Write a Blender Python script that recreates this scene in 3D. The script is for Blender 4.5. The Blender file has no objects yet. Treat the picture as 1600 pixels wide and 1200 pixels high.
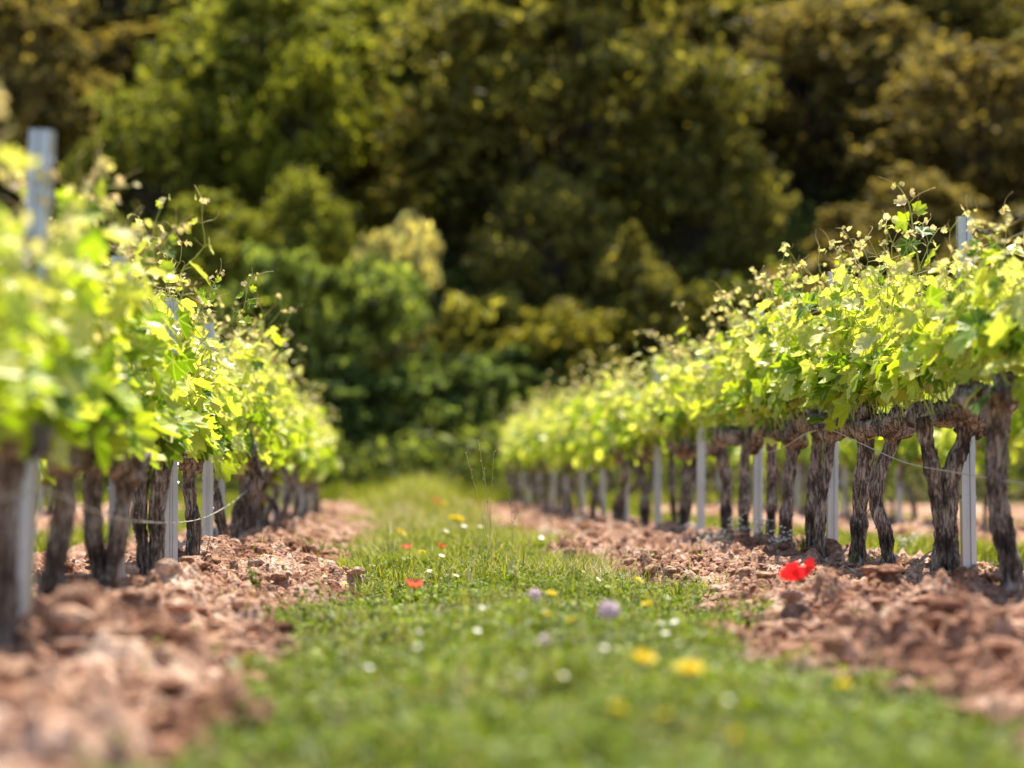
import bpy, math, random
import numpy as np
from mathutils import Vector
R = math.radians
random.seed(7); rng = np.random.default_rng(7)
sc = bpy.context.scene
COL = sc.collection

# ---------------------------------------------------------------- camera, sky, sun
F = 3778.0                       # focal length in photo pixels (1600 wide)
VX, VY = 605.0, 735.0            # vanishing point of the rows
CAMZ = 0.48
cd = bpy.data.cameras.new('camera'); cam = bpy.data.objects.new('camera', cd); COL.objects.link(cam)
cd.sensor_width = 36; cd.lens = 85; cd.clip_start = 0.05; cd.clip_end = 2000
cam.location = (0, 0, CAMZ)
cam.rotation_euler = (R(90) + math.atan((VY - 600) / F), 0, -math.atan((800 - VX) / F))
cd.dof.use_dof = True; cd.dof.focus_distance = 11.6; cd.dof.aperture_fstop = 1.35
cd.dof.aperture_blades = 0
sc.camera = cam
SUN_EL, SUN_AZ = R(63), R(14)    # azimuth clockwise from +Y (ahead of the camera)
w = bpy.data.worlds.new('World'); sc.world = w; w.use_nodes = True
nt = w.node_tree; nt.nodes.clear()
sky = nt.nodes.new('ShaderNodeTexSky'); sky.sky_type = 'NISHITA'; sky.sun_disc = False
sky.sun_elevation = SUN_EL; sky.sun_rotation = SUN_AZ
bg = nt.nodes.new('ShaderNodeBackground'); bg.inputs[1].default_value = 0.10
ow = nt.nodes.new('ShaderNodeOutputWorld')
nt.links.new(sky.outputs[0], bg.inputs[0]); nt.links.new(bg.outputs[0], ow.inputs[0])
sd = bpy.data.lights.new('sun', 'SUN'); sd.energy = 5.0; sd.angle = R(0.5); sd.color = (1, .90, .73)
sun = bpy.data.objects.new('sun', sd); COL.objects.link(sun)
sdir = Vector((math.sin(SUN_AZ) * math.cos(SUN_EL), math.cos(SUN_AZ) * math.cos(SUN_EL), math.sin(SUN_EL)))
sun.rotation_euler = (-sdir).to_track_quat('-Z', 'Y').to_euler(); sun.location = (0, 0, 30)
sc.view_settings.view_transform = 'Standard'; sc.view_settings.look = 'None'
sc.view_settings.exposure = 1.12; sc.view_settings.gamma = 1
sc.cycles.max_bounces = 8; sc.cycles.transmission_bounces = 6; sc.cycles.transparent_max_bounces = 8
sc.cycles.use_denoising = True

def at(px, py, Y):               # the point seen at a photo pixel, at distance Y down the rows
    return Vector(((px - VX) / F * Y, Y, CAMZ - (py - VY) / F * Y))

# ---------------------------------------------------------------- numpy noise
def _h(ix, iy, iz, seed):
    n = (ix * 374761393 + iy * 668265263 + iz * 2147483647 + seed * 974634777) & 0xffffffff
    n = ((n ^ (n >> 13)) * 1274126177) & 0xffffffff
    n = ((n ^ (n >> 16)) * 2246822519) & 0xffffffff
    return ((n ^ (n >> 15)) & 0xffffff) / 8388607.5 - 1.0
def noise(x, y, z=0.0, seed=0):
    x, y, z = np.broadcast_arrays(np.asarray(x, float), np.asarray(y, float), np.asarray(z, float))
    ix, iy, iz = np.floor(x).astype(np.int64), np.floor(y).astype(np.int64), np.floor(z).astype(np.int64)
    fx, fy, fz = x - ix, y - iy, z - iz
    ux, uy, uz = [f * f * (3 - 2 * f) for f in (fx, fy, fz)]
    def L(a, b, t): return a + (b - a) * t
    c = [[[_h(ix + i, iy + j, iz + k, seed) for k in (0, 1)] for j in (0, 1)] for i in (0, 1)]
    return L(L(L(c[0][0][0], c[1][0][0], ux), L(c[0][1][0], c[1][1][0], ux), uy),
             L(L(c[0][0][1], c[1][0][1], ux), L(c[0][1][1], c[1][1][1], ux), uy), uz)
def sstep(a, b, x):
    t = np.clip((np.asarray(x, float) - a) / (b - a), 0, 1); return t * t * (3 - 2 * t)

# ---------------------------------------------------------------- the lie of the land
ROWS = (-7.8, -4.4, -1.0, 2.4, 5.8, 9.2)
def grass_mask(x, y):            # 1 on the grass strips between the rows, 0 on tilled soil
    x = np.asarray(x, float); y = np.asarray(y, float)
    xm = np.mod(x + 1.0, 3.4)                      # 0 at every row
    e = .10 * noise(x * 2.2, y * 1.1, 0, 5) + .06 * noise(x * 7, y * 5, 0, 6) + .10 * noise(0 * x, y * .45, 0, 8)
    m = sstep(.64, .82, xm + e * 1.5 + .09 * (1 - sstep(4.5, 8.5, y))) * (1 - sstep(2.16, 2.36, xm + e * 2.0))
    return np.maximum(m, sstep(44, 48, y))
def base_h(x, y):
    x = np.asarray(x, float); y = np.asarray(y, float)
    xm = np.mod(x + 1.0 + 1.7, 3.4) - 1.7          # signed distance from the nearest row
    h = -.10 + .070 * np.exp(-((xm - .10) / .46) ** 2) + .03 * np.exp(-((xm + .35) / .25) ** 2)
    h = h - .13 * sstep(12, 30, y)
    h = h + np.where(y > 50, (np.maximum(y - 50, 0) ** 1.25) * .16, 0) * sstep(50, 54, y)
    h = h + np.maximum(np.abs(x - 2) - 22, 0) ** 1.1 * .10 * sstep(20, 60, y)
    h = h + .085 * np.exp(-((x - .5) / .48) ** 2)
    h = h + .20 * np.exp(-((x - .55) / .8) ** 2 - ((y - 41) / 7) ** 2)   # grassy hump where the strip meets the wood
    # heaps of turned earth seen near the camera
    for (cx, cy, r, a) in ((-.74, 6.3, .24, .11), (-.85, 7.3, .2, .04), (-.62, 9.6, .3, .05), (-.6, 12.8, .35, .06), (1.75, 8.9, .3, .06),
                           (1.8, 10.2, .25, .04), (1.75, 7.2, .3, .07), (1.55, 11.5, .35, .05), (1.9, 13.5, .3, .05), (1.35, 16, .4, .05),(-.55,16,.3,.06)):
        h = h + a * np.exp(-((x - cx) / r) ** 2 - ((y - cy) / (r * 1.7)) ** 2)
    return h
def ground_h(x, y):
    x = np.asarray(x, float); y = np.asarray(y, float)
    m = 1 - grass_mask(x, y)
    b1 = np.abs(noise(x * 3.6, y * 3.0, 0, 11)); b2 = np.abs(noise(x * 8.5, y * 7.5, 0, 12))
    b3 = np.abs(noise(x * 21, y * 19, 0, 13)); b4 = noise(x * 48, y * 44, 0, 14)
    wx = x + .03 * noise(x * 9, y * 9, 0, 15); wy = y + .03 * noise(x * 9, y * 9, 0, 16)
    b5 = np.abs(noise(wx * 13, wy * 12, 0, 17))
    b6 = np.abs(noise(x * 34, y * 30, 0, 19))
    soil = .105 * b1 + .085 * b2 + .055 * b5 + .030 * b3 + .016 * b6 + .008 * b4 - .078
    return base_h(x, y) + m * soil + (1 - m) * (.018 * noise(x * 3.5, y * 2.5, 0, 18) + .010 * noise(x * 11, y * 8, 0, 20))
def gz(x, y): return float(ground_h(np.array([x]), np.array([y]))[0])

# ---------------------------------------------------------------- mesh helpers
def link(o, parent=None):
    COL.objects.link(o)
    if parent: o.parent = parent
    return o
def mesh_np(name, V, tris, mats, mi=None, uv=None, smooth=True, quads=None):
    me = bpy.data.meshes.new(name)
    V = np.asarray(V, np.float32); me.vertices.add(len(V)); me.vertices.foreach_set('co', V.ravel())
    parts = []; starts = []; n = 0
    if tris is not None and len(tris):
        t = np.asarray(tris, np.int32); parts.append(t.ravel()); starts.append(np.arange(len(t)) * 3); n = t.size
    if quads is not None and len(quads):
        q = np.asarray(quads, np.int32); parts.append(q.ravel()); starts.append(n + np.arange(len(q)) * 4)
    li = np.concatenate(parts).astype(np.int32); st = np.concatenate(starts).astype(np.int32)
    me.loops.add(len(li)); me.loops.foreach_set('vertex_index', li)
    me.polygons.add(len(st)); me.polygons.foreach_set('loop_start', st)
    if mi is not None: me.polygons.foreach_set('material_index', np.asarray(mi, np.int32))
    me.polygons.foreach_set('use_smooth', np.full(len(st), smooth))
    me.update(calc_edges=True)
    if uv is not None:
        ul = me.uv_layers.new(name='UVMap'); ul.data.foreach_set('uv', np.asarray(uv, np.float32)[li].ravel())
    for m in (mats if isinstance(mats, (list, tuple)) else [mats]): me.materials.append(m)
    me.validate()
    return me
class MB:                        # gathers pieces into ONE mesh
    def __init__(s): s.V = []; s.T = []; s.Q = []; s.mt = []; s.mq = []; s.U = []; s.n = 0
    def add(s, V, tris=None, quads=None, mat=0, uv=None):
        V = np.asarray(V, float).reshape(-1, 3)
        if tris is not None and len(tris):
            t = np.asarray(tris) + s.n; s.T.append(t); s.mt.append(np.full(len(t), mat) if np.isscalar(mat) else mat)
        if quads is not None and len(quads):
            q = np.asarray(quads) + s.n; s.Q.append(q); s.mq.append(np.full(len(q), mat) if np.isscalar(mat) else mat)
        s.V.append(V); s.U.append(np.zeros((len(V), 2)) if uv is None else uv); s.n += len(V)
    def mesh(s, name, mats, smooth=True):
        T = np.concatenate(s.T) if s.T else None; Q = np.concatenate(s.Q) if s.Q else None
        mi = np.concatenate((s.mt if s.T else []) + (s.mq if s.Q else []))
        return mesh_np(name, np.concatenate(s.V), T, mats, mi, np.concatenate(s.U), smooth, Q)
    def build(s, name, mats, parent=None, smooth=True):
        return link(bpy.data.objects.new(name, s.mesh(name, mats, smooth)), parent)
    def tube(s, pts, rad, n=6, mat=0, cap=True):
        P = np.asarray(pts, float); k = len(P); r = np.broadcast_to(np.asarray(rad, float), (k,))
        T = np.gradient(P, axis=0); T /= np.linalg.norm(T, axis=1)[:, None] + 1e-9
        ref = np.array([1.0, .13, .07]) if abs(T[:, 0]).mean() < .8 else np.array([0, 1.0, .1])
        A = np.cross(T, ref); A /= np.linalg.norm(A, axis=1)[:, None] + 1e-9; B = np.cross(T, A)
        a = np.linspace(0, 2 * math.pi, n, endpoint=False)
        V = P[:, None] + r[:, None, None] * (A[:, None] * np.cos(a)[None, :, None] + B[:, None] * np.sin(a)[None, :, None])
        i, j = np.meshgrid(np.arange(k - 1), np.arange(n), indexing='ij'); j2 = (j + 1) % n
        q = np.stack([i * n + j, i * n + j2, (i + 1) * n + j2, (i + 1) * n + j], -1).reshape(-1, 4)
        V = V.reshape(-1, 3); tr = None
        if cap:
            V = np.vstack([V, P[-1:] + T[-1:] * r[-1] * .6]); e = len(V) - 1
            tr = [[(k - 1) * n + t, (k - 1) * n + (t + 1) % n, e] for t in range(n)]
        s.add(V, tr, q, mat)
def curve(pts, n):               # Catmull-Rom through the points
    P = np.asarray(pts, float); P = np.vstack([2 * P[0] - P[1], P, 2 * P[-1] - P[-2]])
    t = np.linspace(0, len(P) - 3 - 1e-6, n); i = t.astype(int); f = (t - i)[:, None]
    a, b, c, d = P[i], P[i + 1], P[i + 2], P[i + 3]
    return .5 * (2 * b + (c - a) * f + (2 * a - 5 * b + 4 * c - d) * f ** 2 + (3 * b - a - 3 * c + d) * f ** 3)
def thing(name, label, cat, loc, rz=0, group=None):
    o = bpy.data.objects.new(name, None); o.empty_display_size = .1; COL.objects.link(o)
    o.location = loc; o.rotation_euler = (0, 0, rz); o['label'] = label; o['category'] = cat
    if group: o['group'] = group
    return o
def tag(o, label, cat, group=None, kind=None):
    o['label'] = label; o['category'] = cat
    if group: o['group'] = group
    if kind: o['kind'] = kind
    return o
def copy_thing(src, loc, label, rz=None, scale=None, group=None):
    kids = list(src.children); r = src.copy(); COL.objects.link(r); r.location = loc; r['label'] = label
    if rz is not None: r.rotation_euler = (0, 0, rz)
    if scale is not None: r.scale = scale if not np.isscalar(scale) else (scale,) * 3
    if group: r['group'] = group
    for ch in kids:
        c = ch.copy(); COL.objects.link(c); c.parent = r
        for g in list(ch.children):
            d = g.copy(); COL.objects.link(d); d.parent = c
    return r

# ---------------------------------------------------------------- materials
def mat(name):
    m = bpy.data.materials.new(name); m.use_nodes = True; nt = m.node_tree; nt.nodes.clear()
    o = nt.nodes.new('ShaderNodeOutputMaterial'); return m, nt, o
def N(nt, t, **k):
    n = nt.nodes.new(t)
    for a, b in k.items():
        if a.startswith('i_'): n.inputs[int(a[2:]) if a[2:].isdigit() else a[2:]].default_value = b
        else: setattr(n, a, b)
    return n
def ramp(nt, stops, fac):
    r = nt.nodes.new('ShaderNodeValToRGB'); e = r.color_ramp.elements
    while len(e) < len(stops): e.new(.5)
    for el, (p, c) in zip(e, stops): el.position = p; el.color = (*c, 1)
    nt.links.new(fac, r.inputs[0]); return r.outputs[0]
def mix(nt, a, b, fac, mode='MIX'):
    m = nt.nodes.new('ShaderNodeMix'); m.data_type = 'RGBA'; m.blend_type = mode
    for s, v in ((m.inputs[0], fac), (m.inputs[6], a), (m.inputs[7], b)):
        if isinstance(v, (int, float)): s.default_value = v
        elif isinstance(v, tuple): s.default_value = (*v, 1)
        else: nt.links.new(v, s)
    return m.outputs[2]
def mth(nt, op, a, b=None, c=None):
    m = nt.nodes.new('ShaderNodeMath'); m.operation = op
    for s, v in zip(m.inputs, (a, b, c)):
        if v is None: continue
        if isinstance(v, (int, float)): s.default_value = v
        else: nt.links.new(v, s)
    return m.outputs[0]
def leafy(name, stops, trans=.45, rough=.45, objcol=False, veins=False, nscale=3.0, spec=.5, tmul=(1.0, 1.0, .5)):
    m, nt, o = mat(name); L = nt.links.new
    g = N(nt, 'ShaderNodeNewGeometry'); c = ramp(nt, stops, g.outputs['Random Per Island'])
    tc = N(nt, 'ShaderNodeTexCoord'); no = N(nt, 'ShaderNodeTexNoise', i_Scale=nscale); L(tc.outputs['Object'], no.inputs['Vector'])
    f = mth(nt, 'MULTIPLY_ADD', no.outputs[0], 2.6 if objcol else 1.0, -.35 if objcol else .5)  # objcol: noise paints sunlit clumps and dark gaps into the crown colour
    if objcol: f = mth(nt, 'MAXIMUM', f, .35)
    c = mix(nt, c, f, 1.0, 'MULTIPLY')
    if objcol:
        oi = N(nt, 'ShaderNodeObjectInfo'); c = mix(nt, c, oi.outputs['Color'], 1.0, 'MULTIPLY')
    if veins:
        uvn = N(nt, 'ShaderNodeUVMap'); sp = N(nt, 'ShaderNodeSeparateXYZ'); L(uvn.outputs[0], sp.inputs[0])
        ang = mth(nt, 'ARCTAN2', sp.outputs[0], sp.outputs[1])
        ln = N(nt, 'ShaderNodeVectorMath', operation='LENGTH'); L(uvn.outputs[0], ln.inputs[0])
        a2 = mth(nt, 'PINGPONG', ang, R(26)); d = mth(nt, 'MULTIPLY', mth(nt, 'SINE', a2), ln.outputs['Value'])
        v = mth(nt, 'LESS_THAN', d, .035)
        c = mix(nt, c, (.62, .70, .25), mth(nt, 'MULTIPLY', v, .55))
    bs = N(nt, 'ShaderNodeBsdfPrincipled', i_Roughness=rough); L(c, bs.inputs['Base Color']); bs.inputs['Specular IOR Level'].default_value = spec
    tr = N(nt, 'ShaderNodeBsdfTranslucent'); L(mix(nt, c, tmul, 1.0, 'MULTIPLY'), tr.inputs[0])
    ms = N(nt, 'ShaderNodeMixShader', i_0=trans); L(bs.outputs[0], ms.inputs[1]); L(tr.outputs[0], ms.inputs[2]); L(ms.outputs[0], o.inputs[0])
    return m
def plain(name, col, rough=.5, metal=0.0, var=.25, scale=20, bump=0.0, stretch=None):
    m, nt, o = mat(name); L = nt.links.new
    tc = N(nt, 'ShaderNodeTexCoord'); mp = N(nt, 'ShaderNodeMapping')
    if stretch: mp.inputs['Scale'].default_value = stretch
    L(tc.outputs['Object'], mp.inputs[0])
    no = N(nt, 'ShaderNodeTexNoise', i_Scale=scale, i_Detail=6.0); L(mp.outputs[0], no.inputs['Vector'])
    f = mth(nt, 'MULTIPLY_ADD', no.outputs[0], var * 2, 1 - var)
    c = mix(nt, col, f, 1.0, 'MULTIPLY')
    bs = N(nt, 'ShaderNodeBsdfPrincipled', i_Roughness=rough, i_Metallic=metal); L(c, bs.inputs['Base Color'])
    if bump:
        b = N(nt, 'ShaderNodeBump', i_Strength=bump, i_Distance=.01); L(no.outputs[0], b.inputs['Height']); L(b.outputs[0], bs.inputs['Normal'])
    L(bs.outputs[0], o.inputs[0]); return m

M_VINE = leafy('vine_leaf', [(0, (.06, .15, .01)), (.14, (.16, .30, .015)), (.3, (.32, .48, .02)), (.6, (.50, .64, .055)), (1, (.72, .80, .27))], .5, .48, veins=True, nscale=9, spec=.38, tmul=(1.0, 1.0, .25))
M_TIP = leafy('vine_tip_leaf', [(0, (.78, .74, .28)), (.5, (.88, .84, .46)), (1, (.84, .64, .42))], .5, .5, nscale=9, tmul=(1, .95, .6))
M_YOUNG_LIT = leafy('young_lit_vine_leaf', [(0, (.52, .58, .08)), (.5, (.72, .74, .22)), (1, (.84, .82, .42))], .5, .4, veins=True, nscale=9, spec=.5, tmul=(1, 1, .4))  # young leaves, paled further to put creamy sunlit highlights into the upper canopy
M_STEM = plain('green_shoot', (.42, .46, .10), .5, var=.3, scale=30)
M_TENDRIL = plain('tendril', (.55, .40, .14), .5, var=.3, scale=30)
def bark(name, dark, mid, pale):
    m, nt, o = mat(name); L = nt.links.new
    tc = N(nt, 'ShaderNodeTexCoord'); mp = N(nt, 'ShaderNodeMapping'); mp.inputs['Scale'].default_value = (1, 1, .16); L(tc.outputs['Object'], mp.inputs[0])
    n1 = N(nt, 'ShaderNodeTexNoise', i_Scale=85, i_Detail=8.0, i_Roughness=.7, i_Distortion=.6); L(mp.outputs[0], n1.inputs['Vector'])
    n2 = N(nt, 'ShaderNodeTexNoise', i_Scale=7, i_Detail=3.0); L(tc.outputs['Object'], n2.inputs['Vector'])
    f = mth(nt, 'MULTIPLY_ADD', n2.outputs[0], .6, mth(nt, 'SUBTRACT', n1.outputs[0], .3))
    c = ramp(nt, [(.34, dark), (.48, mid), (.64, pale)], f)
    bs = N(nt, 'ShaderNodeBsdfPrincipled', i_Roughness=.9); L(c, bs.inputs['Base Color'])
    b = N(nt, 'ShaderNodeBump', i_Strength=1.0, i_Distance=.012); L(n1.outputs[0], b.inputs['Height']); L(b.outputs[0], bs.inputs['Normal'])
    L(bs.outputs[0], o.inputs[0]); return m
M_BARK = bark('vine_bark', (.014, .009, .007), (.095, .065, .05), (.52, .44, .38))
M_TREEBARK = bark('tree_bark', (.02, .015, .01), (.06, .045, .035), (.13, .10, .08))

def soil_nodes(nt, L):
    g = N(nt, 'ShaderNodeNewGeometry')
    n1 = N(nt, 'ShaderNodeTexNoise', i_Scale=2.3, i_Detail=3.0); L(g.outputs[0], n1.inputs['Vector'])
    n2 = N(nt, 'ShaderNodeTexNoise', i_Scale=38, i_Detail=7.0, i_Roughness=.65); L(g.outputs[0], n2.inputs['Vector'])
    n3 = N(nt, 'ShaderNodeTexVoronoi', i_Scale=70.0); L(g.outputs[0], n3.inputs['Vector'])
    f = mth(nt, 'MULTIPLY_ADD', n1.outputs[0], .55, mth(nt, 'MULTIPLY', n2.outputs[0], .6))
    c = ramp(nt, [(.38, (.07, .024, .013)), (.49, (.20, .09, .055)), (.60, (.39, .225, .155)), (.73, (.70, .53, .43))], f)
    h = mth(nt, 'ADD', n2.outputs[0], mth(nt, 'MULTIPLY', n3.outputs['Distance'], .6))
    return g, c, h
def make_soil():
    m, nt, o = mat('tilled_soil'); L = nt.links.new; g, c, h = soil_nodes(nt, L)
    at_ = N(nt, 'ShaderNodeAttribute', attribute_name='cover')
    ng = N(nt, 'ShaderNodeTexNoise', i_Scale=14, i_Detail=5.0); L(g.outputs[0], ng.inputs['Vector'])
    gc = ramp(nt, [(.35, (.04, .035, .012)), (.55, (.09, .085, .02)), (.75, (.24, .16, .09))], ng.outputs[0])
    c = mix(nt, c, gc, at_.outputs['Fac'])
    bs = N(nt, 'ShaderNodeBsdfPrincipled', i_Roughness=.95); bs.inputs['Specular IOR Level'].default_value = .15; L(c, bs.inputs['Base Color'])
    b = N(nt, 'ShaderNodeBump', i_Strength=.9, i_Distance=.012); L(h, b.inputs['Height']); L(b.outputs[0], bs.inputs['Normal'])
    L(bs.outputs[0], o.inputs[0]); return m
M_SOIL = make_soil()
def make_clod():
    m, nt, o = mat('soil_clod'); L = nt.links.new; g, c, h = soil_nodes(nt, L)
    c2 = ramp(nt, [(0, (.75, .70, .66)), (.6, (1, 1, 1)), (1, (1.25, 1.25, 1.25))], g.outputs['Random Per Island'])
    c = mix(nt, c, c2, 1.0, 'MULTIPLY')
    bs = N(nt, 'ShaderNodeBsdfPrincipled', i_Roughness=.95); bs.inputs['Specular IOR Level'].default_value = .15; L(c, bs.inputs['Base Color'])
    b = N(nt, 'ShaderNodeBump', i_Strength=.9, i_Distance=.01); L(h, b.inputs['Height']); L(b.outputs[0], bs.inputs['Normal'])
    L(bs.outputs[0], o.inputs[0]); return m
M_CLOD = make_clod()
M_GRASS = leafy('grass_blade', [(0, (.05, .08, .004)), (.4, (.17, .22, .006)), (.8, (.40, .44, .02)), (1, (.72, .62, .26))], .4, .6, nscale=1.6, spec=.12, tmul=(1, 1, .4))
M_CLOVER = leafy('clover_leaf', [(0, (.035, .07, .003)), (.5, (.105, .175, .006)), (1, (.31, .40, .02))], .35, .55, nscale=2.2, spec=.2, tmul=(1, 1, .4))
M_DRY = leafy('dry_grass', [(0, (.38, .28, .18)), (1, (.62, .52, .38))], .3, .6)
M_STEEL = plain('galvanised_steel', (.50, .52, .56), .40, .8, .35, 9, stretch=(1, 1, .35))
M_WIRE = plain('wire', (.62, .60, .58), .45, .7, .2, 40)
M_TREE = leafy('tree_leaf', [(0, (.5, .55, .55)), (.5, (.9, .9, .95)), (1, (2.1, 1.95, 1.4))], .5, .6, objcol=True, nscale=1.3, spec=.12, tmul=(1.1, 1.1, .5))
M_YEL = leafy('yellow_petal', [(0, (.95, .74, .01)), (1, (.98, .85, .03))], .5, .5, tmul=(1, 1, 1)); M_WHT = plain('white_petal', (.82, .78, .76), .5, var=.06)
M_PNK = leafy('pale_pink_petal', [(0, (.90, .74, .82)), (1, (.98, .90, .95))], .6, .6, tmul=(1, 1, 1)); M_RED = leafy('poppy_petal', [(0, (.72, .012, .03)), (1, (.85, .03, .06))], .35, .5)
M_CORAL = leafy('coral_petal', [(0, (.80, .16, .12)), (1, (.85, .25, .16))], .35, .5)
M_BLK = plain('poppy_heart', (.03, .02, .02), .6); M_FSTEM = plain('flower_stem', (.14, .22, .04), .5)
M_GRAPE = plain('flower_bud', (.46, .52, .10), .6)

# ---------------------------------------------------------------- ground, one sheet
def spaced(segs):
    out = []
    for a, b, d in segs: out.append(np.arange(a, b - 1e-6, d))
    return np.concatenate(out)
xs = spaced([(-120, -20, 5), (-20, -5, .5), (-5, -1.9, .06), (-1.9, -.15, .011), (-.15, 1.05, .03), (1.05, 2.9, .011), (2.9, 6.4, .05), (6.4, 22, .5), (22, 130.1, 6)])
yl = [-6.0]
while yl[-1] < 3.4: yl.append(yl[-1] + .2)
while yl[-1] < 40: yl.append(yl[-1] + max(.010, .0013 * yl[-1]))
while yl[-1] < 260: yl.append(yl[-1] * 1.025)
ys = np.array(yl)
X, Yg = np.meshgrid(xs, ys, indexing='xy'); Z = ground_h(X, Yg)
nx, ny = len(xs), len(ys)
i, j = np.meshgrid(np.arange(ny - 1), np.arange(nx - 1), indexing='ij')
Qd = np.stack([i * nx + j, i * nx + j + 1, (i + 1) * nx + j + 1, (i + 1) * nx + j], -1).reshape(-1, 4)
gme = mesh_np('ground', np.stack([X, Yg, Z], -1).reshape(-1, 3), None, M_SOIL, quads=Qd)
cv = gme.attributes.new('cover', 'FLOAT', 'POINT'); cv.data.foreach_set('value', grass_mask(X, Yg).astype(np.float32).ravel())
g = link(bpy.data.objects.new('ground', gme)); g['kind'] = 'structure'; g['label'] = 'reddish tilled soil with a green strip between the vine rows'

# loose clods and crumbs of earth
import bmesh
bm = bmesh.new(); bmesh.ops.create_icosphere(bm, subdivisions=2, radius=1); bm.verts.ensure_lookup_table()
IV = np.array([v.co[:] for v in bm.verts]); IF = np.array([[v.index for v in f.verts] for f in bm.faces]); bm.free()
def scatter_clods(n, zone, smin, smax, power):
    x = rng.uniform(zone[0], zone[1], n); u = rng.uniform(0, 1, n); y = zone[2] * (zone[3] / zone[2]) ** u
    gm = grass_mask(x, y); k = (rng.uniform(0, 1, n) > gm * 1.5); x, y = x[k], y[k]; n = len(x)
    s = smin + (smax - smin) * rng.uniform(0, 1, n) ** power
    z = ground_h(x, y) + s * .25
    V = np.repeat(IV[None], n, 0)
    sd_ = rng.uniform(0, 500, n)[:, None]
    d = 1 + .42 * noise(V[..., 0] * 1.6 + sd_, V[..., 1] * 1.3, V[..., 2] * 1.3, 31) + .18 * noise(V[..., 0] * 3 + sd_, V[..., 1] * 3, V[..., 2] * 3, 32)
    V = V * d[..., None] * (s[:, None] * rng.uniform(.65, 1.35, (n, 3)) * np.stack([1 + 0 * s, 1 + 0 * s, rng.uniform(.35, .8, n)], -1))[:, None]
    a = rng.uniform(0, 6.28, n); c_, s_ = np.cos(a)[:, None], np.sin(a)[:, None]
    V = np.stack([V[..., 0] * c_ - V[..., 1] * s_, V[..., 0] * s_ + V[..., 1] * c_, V[..., 2]], -1) + np.stack([x, y, z], -1)[:, None]
    T = IF[None] + (np.arange(n) * len(IV))[:, None, None]
    return V.reshape(-1, 3), T.reshape(-1, 3)
mb = MB()
for n, zone, a, b, p in ((7000, (-1.5, -.1, 4.2, 17), .004, .05, 8), (9000, (1.0, 2.9, 5.2, 19), .004, .048, 8), (9000, (-1.5, -.1, 6, 17), .003, .011, 1.5), (14000, (1.0, 2.9, 6.5, 17), .003, .012, 1.5), (900, (-1.6, -.1, 17, 34), .015, .07, 3), (1100, (1.0, 3.1, 19, 45), .015, .07, 3)):
    V, T = scatter_clods(n, zone, a, b, p); mb.add(V, T)
o = mb.build('soil_clods', M_CLOD, smooth=False); tag(o, 'loose crumbling clods of reddish earth beside the vine rows', 'soil clods', kind='stuff')

lb = MB()
def litter(n, zone, s0, s1):
    x = rng.uniform(zone[0], zone[1], n); y = zone[2] * (zone[3] / zone[2]) ** rng.uniform(0, 1, n); k = grass_mask(x, y) < .6; x, y = x[k], y[k]; n = len(x)
    P = np.stack([x, y, ground_h(x, y) + .008], -1); s = rng.uniform(s0, s1, n)[:, None]; a = rng.uniform(0, 6.28, n)
    u = np.stack([np.cos(a), np.sin(a), rng.normal(0, .3, n)], -1) * s; v = np.stack([-np.sin(a), np.cos(a), rng.normal(0, .3, n)], -1) * s * rng.uniform(.12, .6, (n, 1))
    lb.add(np.stack([P - u, P - v + [0, 0, .003], P + u, P + v + [0, 0, .003]], 1).reshape(-1, 3), None, (np.arange(n) * 4)[:, None] + np.array([0, 1, 2, 3]))
litter(1500, (-1.6, -.1, 4.5, 30), .006, .022); litter(1900, (1.0, 3.2, 5.5, 34), .006, .022)
# ---------------------------------------------------------------- grass strip (uncountable: stuff)
def blades(n, x, y, h, wd, lean, mat_i, mb):
    z = ground_h(x, y) - .004; a = rng.uniform(0, 6.28, n); dx, dy = np.cos(a), np.sin(a)
    l = lean * h; P = np.stack([x, y, z], -1); side = np.stack([-dy, dx, 0 * x], -1) * wd[:, None]; d = np.stack([dx, dy, 0 * x], -1)
    up = np.array([0, 0, 1.0])
    m1 = P + up * (h * .55)[:, None] + d * (l * .3)[:, None]; t = P + up * h[:, None] + d * l[:, None]
    V = np.stack([P - side, P + side, m1 + side * .8, m1 - side * .8, t], 1); b = (np.arange(n) * 5)[:, None]
    mb.add(V.reshape(-1, 3), b + np.array([3, 2, 4]), b + np.array([0, 1, 2, 3]), mat_i)
def leaflets(n, x, y, zoff, s, mat_i, mb):
    z = ground_h(x, y) + zoff; a = rng.uniform(0, 6.28, n); t = rng.normal(0, .45, (n, 2))
    u = np.stack([np.cos(a), np.sin(a), t[:, 0]], -1) * s[:, None]; v = np.stack([-np.sin(a), np.cos(a), t[:, 1]], -1) * s[:, None] * .75
    P = np.stack([x, y, z], -1)
    V = np.stack([P - u, P - v * .8, P + u, P + v], 1); b = (np.arange(n) * 4)[:, None]
    mb.add(V.reshape(-1, 3), None, b + np.array([0, 1, 2, 3]), mat_i)
def strip_points(n, x0, x1, y0, y1, pw=0.0, edge=True):
    x = rng.uniform(x0, x1, n); u = rng.uniform(0, 1, n)
    y = y0 * (y1 / y0) ** u if pw == 0 else y0 + (y1 - y0) * u
    p = grass_mask(x, y) ** 1.3 * (.22 + .78 * sstep(-.35, .25, noise(x * 3.6, y * 2.4, 0, 41) + .6 * noise(x * 13, y * 9, 0, 42))) + .010
    k = rng.uniform(0, 1, n) < p
    return x[k], y[k]
def gh(x, y):                    # height of the sward: low tussocks and bare hollows
    return .55 + .7 * noise(x * 3.1, y * 1.9, 0, 43) + .7 * noise(x * 9, y * 6, 0, 44) + .12 * sstep(28, 40, y) * 9 * np.exp(-((x - .45) / .55) ** 2)
gb = MB(); cb = MB()
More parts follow.
